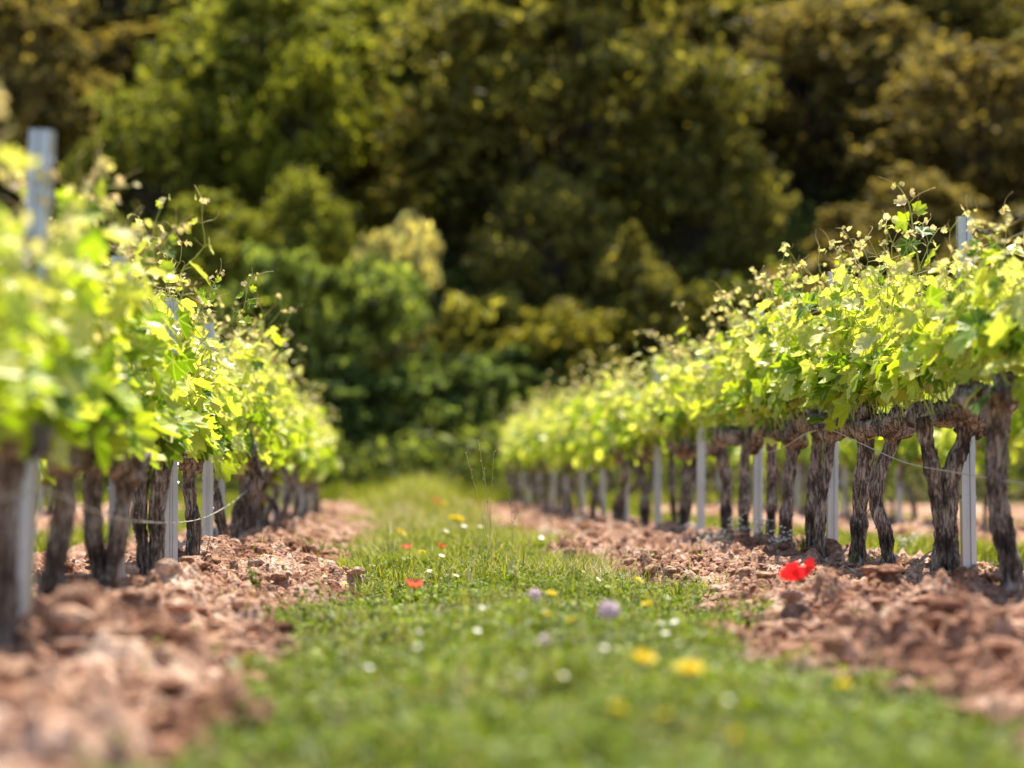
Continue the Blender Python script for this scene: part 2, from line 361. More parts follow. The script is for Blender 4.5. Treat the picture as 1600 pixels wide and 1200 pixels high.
for (n, x0, x1, y0, y1, hm) in ((150000, -.75, 1.85, 3.6, 16, .044), (90000, -.75, 1.9, 11, 30, .085), (60000, -.9, 2.0, 28, 47, .14)):
    x, y = strip_points(n, x0, x1, y0, y1); n = len(x)
    sc_ = np.maximum(1, y / 11)
    h = hm * np.maximum(.25, gh(x, y)) * rng.uniform(.4, 1.5, n); tall = rng.uniform(0, 1, n) > .993; h = np.where(tall, h * 2.3, h)
    dryp = sstep(.1, .5, noise(x * 1.7, y * .9, 0, 47)) * .35 + .05 + .6 * np.exp(-((x - 1.05) / .3) ** 2 - ((y - 12.0) / 1.2) ** 2)
    md = (rng.uniform(0, 1, n) < dryp)
    for m_, sel in ((0, ~md), (1, md)):
        blades(int(sel.sum()), x[sel], y[sel], h[sel], rng.uniform(.0009, .0022, sel.sum()) * sc_[sel], rng.uniform(.2, 1.5, sel.sum()), m_, gb)
x, y = strip_points(50000, -7, 10, 42, 62, 1); n = len(x)
blades(n, x, y, rng.uniform(.1, .45, n) * (1.15 - .4 * sstep(1, 4, np.abs(x - .4))), rng.uniform(.004, .01, n), rng.uniform(.1, .8, n), 0, gb)
for x0, x1, n in ((3.1, 5.2, 26000), (-4.1, -1.7, 22000), (6.6,8.6,10000)):
    x, y = strip_points(n, x0, x1, 15, 46); n = len(x)
    blades(n, x, y, rng.uniform(.03, .14, n), rng.uniform(.003, .006, n), rng.uniform(.2, 1, n), 0, gb)
x, y = strip_points(900, -.6, 1.7, 5, 32); n = len(x)
blades(n, x, y, rng.uniform(.10, .24, n) * rng.uniform(.6, 1, n), rng.uniform(.0012, .002, n) * np.maximum(1, y / 12), rng.uniform(.1, .6, n), 1, gb)
x, y = strip_points(2600, -.6, 1.7, 8, 34); n = len(x)
blades(n, x, y, rng.uniform(.07, .16, n), rng.uniform(.0015, .003, n) * np.maximum(1, y / 12), rng.uniform(.2, .9, n), 0, gb)
o = gb.build('grass', [M_GRASS, M_DRY], smooth=False); tag(o, 'short green grass strip with dry tufts between the vine rows', 'grass', kind='stuff')
for (n, x0, x1, y0, y1, s0) in ((260000, -.7, 1.7, 3.6, 17, .0055), (60000, -.7, 1.8, 16, 34, .011)):
    x, y = strip_points(n, x0, x1, y0, y1); n = len(x)
    leaflets(n, x, y, np.maximum(.2, gh(x, y)) * .042 * rng.uniform(.1, 1, n), s0 * rng.uniform(.5, 1.9, n), 0, cb)
x, y = strip_points(24000, -.6, 1.7, 3.6, 17); n = len(x)
leaflets(n, x, y, np.maximum(.2, gh(x, y)) * .055 * rng.uniform(.3, 1, n), rng.uniform(.008, .019, n), 0, cb)
o = cb.build('clover_carpet', [M_CLOVER], smooth=False); tag(o, 'low clover leaves carpeting the green strip', 'clover', kind='stuff')

o = lb.build('leaf_litter', M_DRY, smooth=False); tag(o, 'dry straw and dead leaf bits strewn over the turned soil', 'leaf litter', kind='stuff')
# ---------------------------------------------------------------- grapevine leaves
def leaf_proto(nout, seed, rings=2):
    r_ = np.random.default_rng(seed); th = np.linspace(-math.pi, math.pi, nout, endpoint=False)
    r = np.zeros(nout)
    for c_, a_, w_ in ((0, 1, 27), (52, .88, 24), (-52, .88, 24), (104, .74, 25), (-104, .74, 25), (150, .45, 18), (-150, .45, 18)):
        d = np.abs((th - R(c_ + r_.uniform(-4, 4)) + math.pi) % (2 * math.pi) - math.pi)
        r = np.maximum(r, a_ * r_.uniform(.93, 1.05) * np.clip(1.08 - (d / R(w_)) ** 1.5 * .40, .1, 1))
    if nout > 14: r = r * (1 + .07 * np.where(np.arange(nout) % 2, 1, -1))
    r = np.where(np.abs(th) > R(168), .16, r)
    curl = r_.uniform(-.5, .35); fold = r_.uniform(.02, .28)
    V = [[0, 0, 0]]
    for k in range(1, rings + 1):
        q = k / rings
        x, y = np.sin(th) * r * q, np.cos(th) * r * q
        rr = np.hypot(x, y)
        vein = np.abs(((th / R(52) + .5) % 1) - .5)          # 0 on a vein
        z = curl * rr ** 2 + fold * np.abs(x) + .10 * q * vein * 2 + .05 * q * r_.normal(0, 1, nout)
        V += list(np.stack([x, y, z], -1))
    V = np.array(V); T = []
    for j in range(nout):
        j2 = (j + 1) % nout; T.append([0, 1 + j2, 1 + j])
        for k in range(rings - 1):
            a, b = 1 + k * nout, 1 + (k + 1) * nout
            T += [[a + j, a + j2, b + j2], [a + j, b + j2, b + j]]
    return V, np.array(T), V[:, :2].copy()
HI = [leaf_proto(24, s) for s in range(8)]; LO = [leaf_proto(11, 50 + s, 1) for s in range(5)]
def unit(v): return v / (np.linalg.norm(v) + 1e-9)
def put_leaf(mb, pr, P, n, t, s, mat_i):
    n = unit(n); t = unit(t - n * np.dot(t, n)); x = np.cross(t, n); V, T, U = pr
    mb.add(P + s * (V[:, :1] * x + V[:, 1:2] * t + V[:, 2:] * n), T, None, mat_i, U)
def grow_foliage(seed, hc, top, hi=True, ax=.42, wide=1.0, lean=0.0, bottom=.04, dense=1.0, tips=1.0):
    """shoots with leaves rising from the cordon; local frame: x across the row, y along it, z from the vine's foot"""
    q = np.random.default_rng(seed); mb = MB(); LP = HI if hi else LO
    ns = int((16 if hi else 13) * dense); nodes = 11 if hi else 9
    for k in range(ns):
        y0 = -ax + 2 * ax * (k + q.uniform(.1, .9)) / ns; x0 = q.normal(0, .03)
        Lh = (top - hc) * q.uniform(.66, 1.12); up = True
        if q.uniform() < .22: Lh *= .55
        sx = q.normal(0, .16) * wide + lean; sy = q.normal(0, .10)
        pts = np.array([[x0 + sx * u ** 1.3 + .025 * q.normal(), y0 + sy * u + .02 * q.normal(), hc + .02 + Lh * u] for u in np.linspace(0, 1, nodes)])
        pts[0] = [x0, y0, hc]
        C = curve(pts, nodes * 2); mb.tube(C, np.linspace(.0042, .0016, len(C)), 5 if hi else 3, 1)
        for m_ in range(nodes):
            u = m_ / (nodes - 1); P = pts[m_]
            tip = u > .86
            reps = 2 if (u < .8 and m_ % 2) else 1
            for r_ in range(reps):
                side = 1 if (m_ + r_ + k) % 2 else -1
                out = unit(np.array([side * q.uniform(.5, 1.2), q.normal(0, .7), q.uniform(-.25, .5)]))
                s = (.112 - .056 * u) * q.uniform(.62, 1.2) * (1 if not tip else .42) * (1 if hi else 1.3)
                pl = (.075 * (1 - .6 * u)) * q.uniform(.5, 1.5) * wide
                B = P + out * pl
                if B[2] < hc - bottom + s and q.uniform() < .9: B[2] = hc - bottom + s * q.uniform(.6, 1.5)
                nrm = out * np.array([1, .6, 0]) * q.uniform(.3, 1.2) + np.array([0, 0, q.uniform(.1, 1.2)]) + q.normal(0, .38, 3)
                tdir = out * .7 + np.array([0, 0, -q.uniform(.2, 1.3)]) + q.normal(0, .3, 3)
                put_leaf(mb, LP[q.integers(len(LP))], B, nrm, tdir, s, 2 if (tip and q.uniform() < .75) else (4 if q.uniform() < (u - .05) * 1.1 else 0))
                if hi: mb.tube([P, P + out * pl * .5 + [0, 0, .006], B], [.0016, .0013, .001], 3, 1, False)
        # growing tip: little folded leaves and tendrils
        if q.uniform() < .8 * tips:
            P = pts[-1]
            for t_ in range(3 if hi else 2):
                put_leaf(mb, LP[q.integers(len(LP))], P + q.normal(0, .014, 3), q.normal(0, 1, 3), q.normal(0, 1, 3), q.uniform(.012, .026), 2)
        if hi and q.uniform() < .75:
            for t_ in range(q.integers(1, 4)):
                b = pts[-1 - t_]; d = unit(np.array([q.normal(0, 1), q.normal(0, 1), q.uniform(.3, 1.3)])); l = q.uniform(.05, .13)
                e = unit(np.cross(d, q.normal(0, 1, 3)))
                pp = [b + d * l * t + e * l * .35 * math.sin(t * 3.0) * t for t in np.linspace(0, 1, 7)]
                mb.tube(pp, np.linspace(.0016, .0009, 7), 4, 3)
    # bunches of leaves low on the cordon
    nb = int((22 if hi else 14) * dense)
    for k in range(nb):
        P = np.array([q.normal(0, .10) * wide + lean * .4, q.uniform(-ax, ax), hc + q.uniform(-bottom + .05, .26)])
        sgn = 1 if P[0] > 0 else -1
        put_leaf(mb, LP[q.integers(len(LP))], P, np.array([sgn, 0, .5]) + q.normal(0, .45, 3), np.array([sgn * .3, 0, -1]) + q.normal(0, .4, 3),
                 q.uniform(.07, .11) * (1 if hi else 1.1), 0)
    return mb
def wood_tube(mb, pts, rad, q, n=22, res=60, amp=1.0, lump=1.0):
    C = curve(pts, res); L = np.linspace(0, 1, res); r = np.interp(L, np.linspace(0, 1, len(rad)), rad)
    T = np.gradient(C, axis=0); seg = np.linalg.norm(T, axis=1); T /= seg[:, None]; s = np.cumsum(seg)
    ref = np.array([1.0, .1, .05]) if abs(T[:, 0]).mean() < .7 else np.array([0, 0, 1.0])
    A = np.cross(T, ref); A /= np.linalg.norm(A, axis=1)[:, None]; B = np.cross(T, A)
    a = np.linspace(0, 2 * math.pi, n, endpoint=False); sd_ = q.uniform(0, 99)
    S, AA = np.meshgrid(s, a, indexing='ij'); tw = AA + S * 2.0
    rr = 1 + amp * (.34 * noise(np.cos(tw) * 2.2 + sd_, np.sin(tw) * 2.2, S * 7, 61) + -.38 * (np.abs(noise(np.cos(tw) * 6 + sd_, np.sin(tw) * 6, S * 9, 62)) - .3)
                    + .12 * noise(np.cos(tw) * 9, np.sin(tw) * 9 + sd_, S * 60, 63)) + lump * .22 * noise(sd_, S * 16, AA * 0, 64)
    V = C[:, None] + (r[:, None] * rr)[..., None] * (A[:, None] * np.cos(a)[None, :, None] + B[:, None] * np.sin(a)[None, :, None])
    i, j = np.meshgrid(np.arange(res - 1), np.arange(n), indexing='ij'); j2 = (j + 1) % n
    Q_ = np.stack([i * n + j, i * n + j2, (i + 1) * n + j2, (i + 1) * n + j], -1).reshape(-1, 4)
    V = np.vstack([V.reshape(-1, 3), C[-1:], C[:1]]); e = len(V) - 2
    tr = [[(res - 1) * n + t, (res - 1) * n + (t + 1) % n, e] for t in range(n)] + [[(t + 1) % n, t, e + 1] for t in range(n)]
    mb.add(V, tr, Q_, 0)
    return C, r
def bark_strips(mb, C, r, q, k):
    for _ in range(k * 2):                           # shaggy strips peeling from the wood
        i = q.integers(2, len(C) - 8); m_ = min(len(C) - 1, i + q.integers(5, 12)); a = q.uniform(0, 6.28); d = np.array([math.cos(a), math.sin(a), 0])
        seg = C[i:m_]; t = np.linspace(-1, 1, len(seg)); off = (r[i:m_] * 1.03 + .012 * np.abs(t) ** 3 * q.uniform(.2, 1.5))[:, None] * d
        w_ = np.array([-d[1], d[0], 0]) * q.uniform(.0015, .005)
        V = np.concatenate([seg + off - w_, seg + off + w_]); n = len(seg)
        mb.add(V, None, [[j, j + 1, n + j + 1, n + j] for j in range(n - 1)], 0)
def make_vine(name_seed, hc, top, trunks, hi=True, foliage=None, arm=.42, **kw):
    """trunks: list of (points, radii) in the local frame"""
    q = np.random.default_rng(name_seed)
    root = thing('grapevine', '', 'grapevine', (0, 0, 0), 0)
    mb = MB(); top_pt = None
    for pts, rad in trunks:
        C, r = wood_tube(mb, pts, [v * (.76 if name_seed < 200 or name_seed > 299 else .66) for v in rad], q, 26 if hi else 9, 64 if hi else 16)
        if hi: bark_strips(mb, C, r, q, 26)
        top_pt = C[-1]
    tr = mb.build('trunk', M_BARK, root)
    for sgn in (-1, 1):
        mb = MB(); y1 = sgn * arm
        pts = [top_pt + [0, 0, -.03], top_pt + [q.normal(0, .015), sgn * .09, q.uniform(-.01, .03)], [q.normal(0, .03), y1 * .6, hc + q.normal(0, .012)], [q.normal(0, .03), y1, hc + q.normal(0, .02)]]
        C, r = wood_tube(mb, pts, [.056, .052, .046, .036], q, 16 if hi else 7, 40 if hi else 10, 1.2, 2.0)
        if hi:
            bark_strips(mb, C, r, q, 14)
            for k in range(5):                       # pruned spurs
                p = C[q.integers(8, 38)]; d = np.array([q.normal(0, .4), q.normal(0, .4), 1.0]); mb.tube([p, p + d * .03, p + d * q.uniform(.045, .07)], [.014, .011, .009], 8)
        mb.build('cordon_arm', M_BARK, root)
    fo = foliage if foliage is not None else grow_foliage(name_seed * 7 + 1, hc, top, hi, ax=arm + .06, **kw).mesh('foliage', [M_VINE, M_STEM, M_TIP, M_TENDRIL, M_YOUNG_LIT])
    link(bpy.data.objects.new('foliage', fo), root)
    return root

ORD = ['', 'first', 'second', 'third', 'fourth', 'fifth', 'sixth', 'seventh', 'eighth', 'ninth', 'tenth', 'eleventh', 'twelfth', 'thirteenth', 'fourteenth', 'fifteenth', 'sixteenth',
       'seventeenth', 'eighteenth', 'nineteenth', 'twentieth']
def ordn(n):
    if n <= 20: return ORD[n]
    tens = {2: 'twenty', 3: 'thirty', 4: 'forty'}[n // 10]; return {20: 'twentieth', 30: 'thirtieth', 40: 'fortieth'}[n] if n % 10 == 0 else tens + '-' + ORD[n % 10]
def trunk_path(Xr, bx, by, pxs, hc):
    """pxs: [(photo x, photo y) ...] from foot to head, at distance by -> local points"""
    out = []
    for (px, py) in pxs:
        p = at(px, py, by); out.append([p.x - bx, 0.0, p.z - gz(bx, by)])
    return out

# right row, the individually shaped vines: photo polyline(s) foot -> head, radius, look
XR, XL = 2.4, -1.0
HR, HL = .74, .60
right = [
    ([[(1583, 985), (1588, 900), (1570, 800), (1568, 720), (1572, 650)]], [.062, .05, .047, .05, .055], 'thick straight-trunked grapevine, nearest the camera in the row right of the grass'),
    ([[(1465, 925), (1478, 860), (1475, 790), (1462, 720), (1448, 650)], [(1500, 930), (1492, 850), (1490, 760), (1515, 690), (1528, 640)]], [.05, .042, .042, .044, .046], 'forked twin-trunk grapevine beside the nearest steel post of the right row'),
    ([[(1392, 912), (1392, 850), (1376, 790), (1380, 740), (1402, 690), (1408, 655)]], [.044, .04, .038, .036, .036, .036], 'dark grapevine with an S-bent trunk, left of the twin-trunk vine'),
    ([[(1345, 890), (1348, 820), (1352, 750), (1360, 700), (1352, 655)]], [.05, .046, .044, .05, .05], 'pale straight grapevine between the S-bent vine and the second right-hand post'),
    ([[(1306, 912), (1288, 860), (1286, 800), (1298, 730), (1302, 665)]], [.03, .03, .032, .034, .036], 'slim grapevine with bowed foot right in front of the second right-hand post'),
    ([[(1272, 872), (1272, 800), (1278, 740), (1283, 665)]], [.042, .04, .037, .04], 'grapevine with shaded brown trunk just left of the bowed slim one'),
    ([[(1231, 885), (1232, 810), (1238, 740), (1245, 665)]], [.052, .045, .042, .046], 'dark upright grapevine standing behind the red poppy'),
    ([[(1206, 850), (1208, 780), (1210, 730), (1206, 670)]], [.04, .038, .036, .04], 'slender grapevine between the dark upright vine and the third right-hand post'),
    ([[(1166, 835), (1165, 770), (1166, 710), (1178, 670)]], [.045, .042, .04, .042], 'pale grey grapevine just left of the third right-hand post'),
    ([[(1136, 815), (1137, 760), (1130, 710), (1128, 680)]], [.045, .042, .045, .05], 'grapevine behind the white-flowered weeds'),
    ([[(1068, 838), (1072, 790), (1080, 745), (1108, 700), (1120, 680)]], [.075, .07, .06, .05, .045], 'thick grapevine leaning right over bare soil'),
]
n_r = 0
def lz(x, y): return gz(x, y) - .03
for k, (polys, rad, lab) in enumerate(right):
    px = polys[0][0][0] if k != 1 else 1485
    by = F * XR / (px - VX); bx = XR; hc = HR
    if k == 0: by = 9.0; bx = (1580 - VX) / F * by
    tr = [(trunk_path(XR, bx, by, p, hc), rad) for p in polys]
    for t in tr: t[0][0][2] = -.03; t[0][-1][2] = hc; 
    if k == 10: tr[0][0][-1][2] = hc - .02
    v = make_vine(100 + k, hc + .01, {0: 1.42, 1: 1.50}.get(k, 1.60), tr, True, arm=.50, bottom=-.12, tips=1.3)
    v.location = (bx, by, gz(bx, by)); v['label'] = lab; v['group'] = 'grapevines of the row right of the grass'; n_r += 1
    last_r = by
# one more near vine just outside the right edge whose leaves reach into the picture
def simple_trunk(q, hc, r=.045):
    b = q.normal(0, .05, 2); c_ = q.normal(0, .09, 2)
    return [([[0, 0, -.04], [b[0], b[1], hc * .35], [c_[0], c_[1], hc * .68], [c_[0] * .5, c_[1] * .5, hc]], [r * 1.15, r, r * .92, r * 1.05])]
protos_r, protos_l = [], []
def grow_row(Xc, y0, y1, hc, top, group, rowname, start, near_until, seed, step=.93, jx=.05, protos=None, **kw):
    q = np.random.default_rng(seed); y = y0; n = start; P = protos if protos is not None else []
    while y < y1:
        bx = Xc + q.normal(0, jx); by = y + q.normal(0, .14); n += 1
        look = ['gnarled', 'slender', 'upright', 'crooked', 'dark-barked', 'leafy', 'shaggy'][q.integers(7)]
        lab = f'{look} grapevine, {ordn(n)} from the camera in {rowname}'
        if y < near_until:
            v = make_vine(seed * 50 + n, hc, top * q.uniform(.92, 1.05), simple_trunk(q, hc, q.uniform(.026, .040)), True, arm=.48, **kw)
            v.location = (bx, by, gz(bx, by)); v['label'] = lab
        elif len(P) < 4:
            v = make_vine(seed * 50 + n, hc, top * q.uniform(.97, 1.05), simple_trunk(q, hc, q.uniform(.030, .044)), False, arm=.48, **kw)
            v.location = (bx, by, gz(bx, by)); v['label'] = lab; P.append(v)
        else:
            v = copy_thing(P[q.integers(len(P))], (bx, by, gz(bx, by)), lab, rz=q.choice([0, math.pi]) + q.normal(0, .12), scale=(1, 1, q.uniform(.88, 1.10)))
        v['group'] = group; y += step
    return P
ry = last_r
grow_row(XR, ry + .9, 24, HR, 1.60, 'grapevines of the row right of the grass', 'the right-hand row', n_r, 24, 3, bottom=-.04)
P_R = grow_row(XR, 24.3, 47.5, HR, 1.70, 'grapevines of the row right of the grass', 'the right-hand row', n_r + 7, 0, 4, bottom=.07)
# left row
left = [
    (6.05, [[(10, 1040), (15, 930), (8, 830), (30, 740)]], [.06, .055, .05, .055], 'blurred grapevine at the very front of the row left of the grass'),
    (7.35, [[(78, 1010), (85, 920), (100, 830), (108, 750)]], [.055, .05, .045, .05], 'dark grapevine just beyond the nearest left-hand steel post'),
    (8.45, [[(158, 985), (160, 900), (150, 820), (150, 745)], [(168, 980), (180, 900), (192, 820), (205, 740)]], [.05, .045, .042, .042], 'heavy V-forked grapevine in front of the second left-hand post'),
    (10.2, [[(232, 905), (226, 850), (222, 800), (232, 740)], [(238, 905), (248, 850), (248, 800), (262, 735)]], [.045, .04, .042, .045], 'twin-stemmed shaggy grapevine between the second and third left-hand posts'),
    (12.2, [[(298, 900), (306, 840), (300, 780), (296, 735)]], [.052, .045, .042, .045], 'grapevine with brown split foot between the third and fourth left-hand posts'),
    (14.2, [[(348, 880), (350, 830), (340, 780), (332, 735)]], [.045, .04, .04, .042], 'thin grapevine just behind the fourth left-hand post'),
]
for k, (by, polys, rad, lab) in enumerate(left):
    bx = XL; hc = HL - .0
    tr = [(trunk_path(XL, bx, by, p, hc), rad) for p in polys]
    for t in tr: t[0][0][2] = -.04; t[0][-1][2] = hc - .05
    v = make_vine(200 + k, hc - .04, (1.16, 1.27, 1.42, 1.46, 1.48, 1.50)[k], tr, True, arm=.6, bottom=.07, wide=.95, lean=-.03 - .015 * k, tips=1.3, dense=1.2)
    v.location = (bx, by, gz(bx, by)); v['label'] = lab; v['group'] = 'grapevines of the row left of the grass'
extra = make_vine(260, HL - .04, 1.16, simple_trunk(np.random.default_rng(5), HL), True, arm=.6, bottom=.12, wide=1.1, dense=1.2)
extra.location = (XL - .05, 5.0, gz(XL, 5.0)); extra['label'] = 'out-of-focus grapevine whose leaves fill the left edge of the view'; extra['group'] = 'grapevines of the row left of the grass'
grow_row(XL, 15.3, 22, HL - .02, 1.48, 'grapevines of the row left of the grass', 'the left-hand row', 6, 22, 6, bottom=.05, wide=.9, lean=-.05)
P_L = grow_row(XL, 22.2, 33.8, HL - .02, 1.46, 'grapevines of the row left of the grass', 'the left-hand row', 14, 0, 8, bottom=.06, wide=.85, lean=0)
# the neighbouring rows, glimpsed between the trunks
for Xc, y0, y1, g_, rn, protos, sd_ in ((5.8, 19, 47, 'grapevines of the second row to the right', 'the second row to the right', P_R, 12),
                                       (-4.4, 23, 35, 'grapevines of the second row to the left', 'the second row to the left', P_L, 13)):
    grow_row(Xc, y0, y1, .7, 1.4, g_, rn, 0, 0, sd_, protos=protos)

# ---------------------------------------------------------------- steel posts
def post_mesh(H):
    w_, d_, t_ = .030, .022, .003
    prof = [(-w_, -d_), (-w_ + .006, -d_), (-w_ + .006, -d_ + t_), (-w_ + t_, -d_ + t_), (-w_ + t_, d_ - t_), (-.010, d_ - t_), (-.007, d_ - .010), (.007, d_ - .010), (.010, d_ - t_), (w_ - t_, d_ - t_), (w_ - t_, -d_ + t_), (w_ - .006, -d_ + t_), (w_ - .006, -d_), (w_, -d_),
            (w_, d_), (.008, d_), (.005, d_ - .007), (-.005, d_ - .007), (-.008, d_), (-w_, d_)]
    prof = [(x, -y) for x, y in prof]
    n = len(prof); V = []; zs = np.linspace(-.12, H, 3)
    for z in zs: V += [(x, y, z) for x, y in prof]
    Q_ = [[k * n + j, k * n + (j + 1) % n, (k + 1) * n + (j + 1) % n, (k + 1) * n + j] for k in range(2) for j in range(n)]
    mb = MB(); mb.add(V, None, Q_)
    # top lip: side walls triangulated strip between outer and inner outline
    half = n
    for sx in (-1, 1):                        # wire hooks punched out of both flanges
        for z in np.arange(.30, H - .04, .10):
            x = sx * w_; mb.add([(x, -.012, z), (x + sx * .006, -.008, z + .004), (x + sx * .006, .000, z + .016), (x, .004, z + .020), (x, .004, z), (x, -.012, z + .006)], [[0, 1, 5], [1, 2, 5], [2, 3, 5], [3, 4, 5]], None)
    return mb.mesh('steel_post', M_STEEL, smooth=False)
PM = post_mesh(1.5)
posts = []
def place_post(x, y, H, label, group, rx=0, ry=0, rz=0):
    p = bpy.data.objects.new('steel_post', PM); COL.objects.link(p); z = gz(x, y); p.location = (x, y, z)
    p.scale = (1, 1, H / 1.5); p.rotation_euler = (rx, ry, rz); tag(p, label, 'post', group); posts.append(p); return p
GR, GL = 'steel posts of the row right of the grass', 'steel posts of the row left of the grass'
lab_r = ['bright galvanised post beside the forked twin-trunk grapevine', 'galvanised post with saw-toothed edge behind the slim bowed grapevine', 'narrow grey post seen between trunks right of the pale grey vine']
y = 9.9; k = 0
for px, top_px in ((1521, 333), (1304, 422), (1186, 480)):
    y = F * 2.50 / (px - VX); zt = at(px, top_px, y).z; b = gz(2.50, y)
    place_post(2.50, y, zt - b, lab_r[k], GR, ry=R(-.4) if k == 0 else R(.5)); k += 1
yy = y
for k in range(4, 15):
    yy += 2.9
    if yy > 48: break
    place_post(2.50 + random.uniform(-.03, .03), yy, 1.52 + random.uniform(-.02, .05), f'pale steel post, {ordn(k)} from the camera in the row right of the grass', GR, ry=R(random.uniform(-1.5, 1.5)))
lab_l = ['tall blurred steel post at the left edge rising above the leaves', 'steel post partly hidden by the heavy V-forked grapevine', 'steel post with bright edge between the twin-stemmed vine and the split-foot vine', 'pale steel post in front of the thin vine, at the end of the sagging wire']
for k, (px, yk, H) in enumerate(((36, 6.63, at(75, 207, 6.63).z - gz(-1, 6.63)), (187, 9.0, 1.3), (271, 11.3, 1.3), (327, 13.55, 1.3))):
    x = (px - VX) / F * yk
    place_post(x, yk, H, lab_l[k], GL, ry=R(2.6) if k == 0 else R(random.uniform(-.6, .6)), rz=R(4) if k else R(-14))
yy = 13.6
for k in range(5, 15):
    yy += 2.35
    if yy > 34: break
    place_post(XL - .06 + random.uniform(-.03, .03), yy, 1.28, f'steel post, {ordn(k)} from the camera in the row left of the grass', GL, ry=R(random.uniform(-1, 1)))
for k, (X0, yk) in enumerate(((5.8, 21.5), (5.8, 27.2), (5.8, 30.5), (5.8, 34), (5.8, 38), (5.8, 42), (-4.4, 27), (-4.4, 31))):
    side = 'right' if X0 > 0 else 'left'; kk = k + 1 if k < 6 else k - 5
    place_post(X0, yk, 1.5, f'distant steel post, {ordn(kk)} from the camera in the second row to the {side}', f'steel posts of the second row to the {side}')

# ---------------------------------------------------------------- wires
def wire(pts, r, label, group, n=60, twist=False):
    mb = MB(); C = curve(pts, n)
    if twist:
        for ph in (0, math.pi):
            t = np.linspace(0, n * 1.2, n); D = np.stack([np.cos(t + ph) * r, 0 * t, np.sin(t + ph) * r], -1); mb.tube(C + D, r, 5)
    else: mb.tube(C, r, 6)
    o = mb.build('wire', M_WIRE); tag(o, label, 'wire', group); return o
def rowpt(px, py, Xc): Yd = F * Xc / (px - VX); return tuple(at(px, py, Yd))
wire([rowpt(1180, 712, XR - .06), rowpt(1225, 700, XR - .06), rowpt(1262, 678, XR - .07), rowpt(1300, 671, XR - .06), rowpt(1345, 690, XR - .08), rowpt(1420, 722, XR - .09), rowpt(1500, 738, XR - .09), rowpt(1560, 748, XR - .1), rowpt(1660, 765, XR - .1)],
     .0017, 'slack twisted wire running low past the trunks of the right-hand row', 'trellis wires', 160, True)
wire([rowpt(-60, 800, XL + .08), rowpt(40, 770, XL + .09), rowpt(85, 768, XL + .1), rowpt(140, 792, XL + .1), rowpt(205, 812, XL + .1), rowpt(290, 815, XL + .1), rowpt(340, 800, XL + .1), rowpt(385, 768, XL + .1), rowpt(415, 730, XL + .08)],
     .0018, 'sagging twisted wire across the trunks of the left-hand row', 'trellis wires', 160, True)
for Xc, y0, y1, side in ((XR, 7.5, 47.5, 'right'), (XL, 4.2, 33.5, 'left')):
    for hgt, what in ((.76 if Xc > 0 else .56, 'along the cordon'), (1.12, 'through the middle of the leaves'), (1.41, 'along the tops of the leaves')):
        if Xc < 0 and hgt > 1: hgt -= .14
        wire([(Xc + .038, y, base_h(Xc, y).item() + hgt + (.012 if k % 2 else 0)) for k, y in enumerate(np.arange(y0, y1, 1.45))], .0018, f'straight steel wire {what} of the {side}-hand row', 'trellis wires', 70)
# dry cane twisted round the top wire at the right edge
mb = MB()
cp = [at(1536, 352, 9.6), at(1556, 358, 9.5), at(1574, 350, 9.35), at(1590, 343, 9.25), at(1604, 334, 9.1), at(1640, 330, 8.9)]
wp = curve([tuple(p) for p in cp], 60); q = np.random.default_rng(3)
for ph in range(3):
    t = np.linspace(0, 16, 60) + ph * 2.1; mb.tube(wp + np.stack([.008 * np.cos(t), 0 * t, .008 * np.sin(t)], -1), .0045, 5)
o = mb.build('dry_cane', M_TREEBARK); tag(o, 'dry brown cane wound round the top wire at the right edge', 'dry cane')

# ---------------------------------------------------------------- long shoots that stand clear of the right row
def long_shoot(pxs, Y, label, size=1.0, seed=0, pink=True):
    q = np.random.default_rng(seed); P = np.array([tuple(at(px, py, Y)) for px, py in pxs]); C = curve(P, 26)
    root = thing('vine_shoot', label, 'vine shoot', tuple(P[0]), 0, 'shoots standing above the leaves')
    C = C - P[0]; mb = MB(); mb.tube(C, np.linspace(.0032, .0018, 26) * size, 6, 0)
    for t_ in range(4):
        b = C[10 + t_ * 4]; d = unit(np.array([q.choice([-1, 1]) * q.uniform(.4, 1), q.normal(0, .3), q.uniform(.6, 1.2)])); l = q.uniform(.07, .13) * size
        e = unit(np.array([d[2], 0, -d[0]])) * q.choice([-1, 1])
        mb.tube([b + d * l * t + e * l * .45 * t * t for t in np.linspace(0, 1, 9)], np.linspace(.002, .001, 9), 5, 1)
    mb.build('stem', [M_STEM, M_TENDRIL], root)
    mb = MB()
    for i in list(range(3, 24, 3)) + [24, 25, 25]:
        u = i / 25; side = 1 if i % 2 else -1
        d = np.array([side * .8, q.normal(0, .5), .2]); s = (.05 * (1 - u) ** .8 + .012) * size
        put_leaf(mb, HI[q.integers(8)], C[i] + d * (.012 + s * .5), np.array([side * .4, -.7, .5]) + q.normal(0, .4, 3), d + np.array([0, 0, -.6 + 1.2 * u]), s, 1 if u > .7 and pink else 0)
    mb.build('leaves', [M_VINE, M_TIP], root); return root
long_shoot([(1446, 420), (1440, 380), (1434, 340), (1428, 310), (1412, 284)], 10.7, 'tallest pink-tipped vine shoot standing above the right-hand row', 1.45, 1)
long_shoot([(1394, 460), (1394, 430), (1392, 400), (1389, 378)], 11.5, 'thin vine shoot with curling tendrils just left of the tallest one', .7, 2)
long_shoot([(1322, 450), (1322, 420), (1321, 395), (1319, 382)], 12.7, 'small vine shoot above the second right-hand post', .6, 3)
long_shoot([(1246, 480), (1245, 450), (1246, 425), (1242, 412)], 14.2, 'short pink-tipped vine shoot left of the second right-hand post', .8, 4)
long_shoot([(1545, 420), (1548, 390), (1538, 360), (1530, 325)], 9.8, 'vine shoot curling beside the top of the nearest right-hand post', .9, 9)
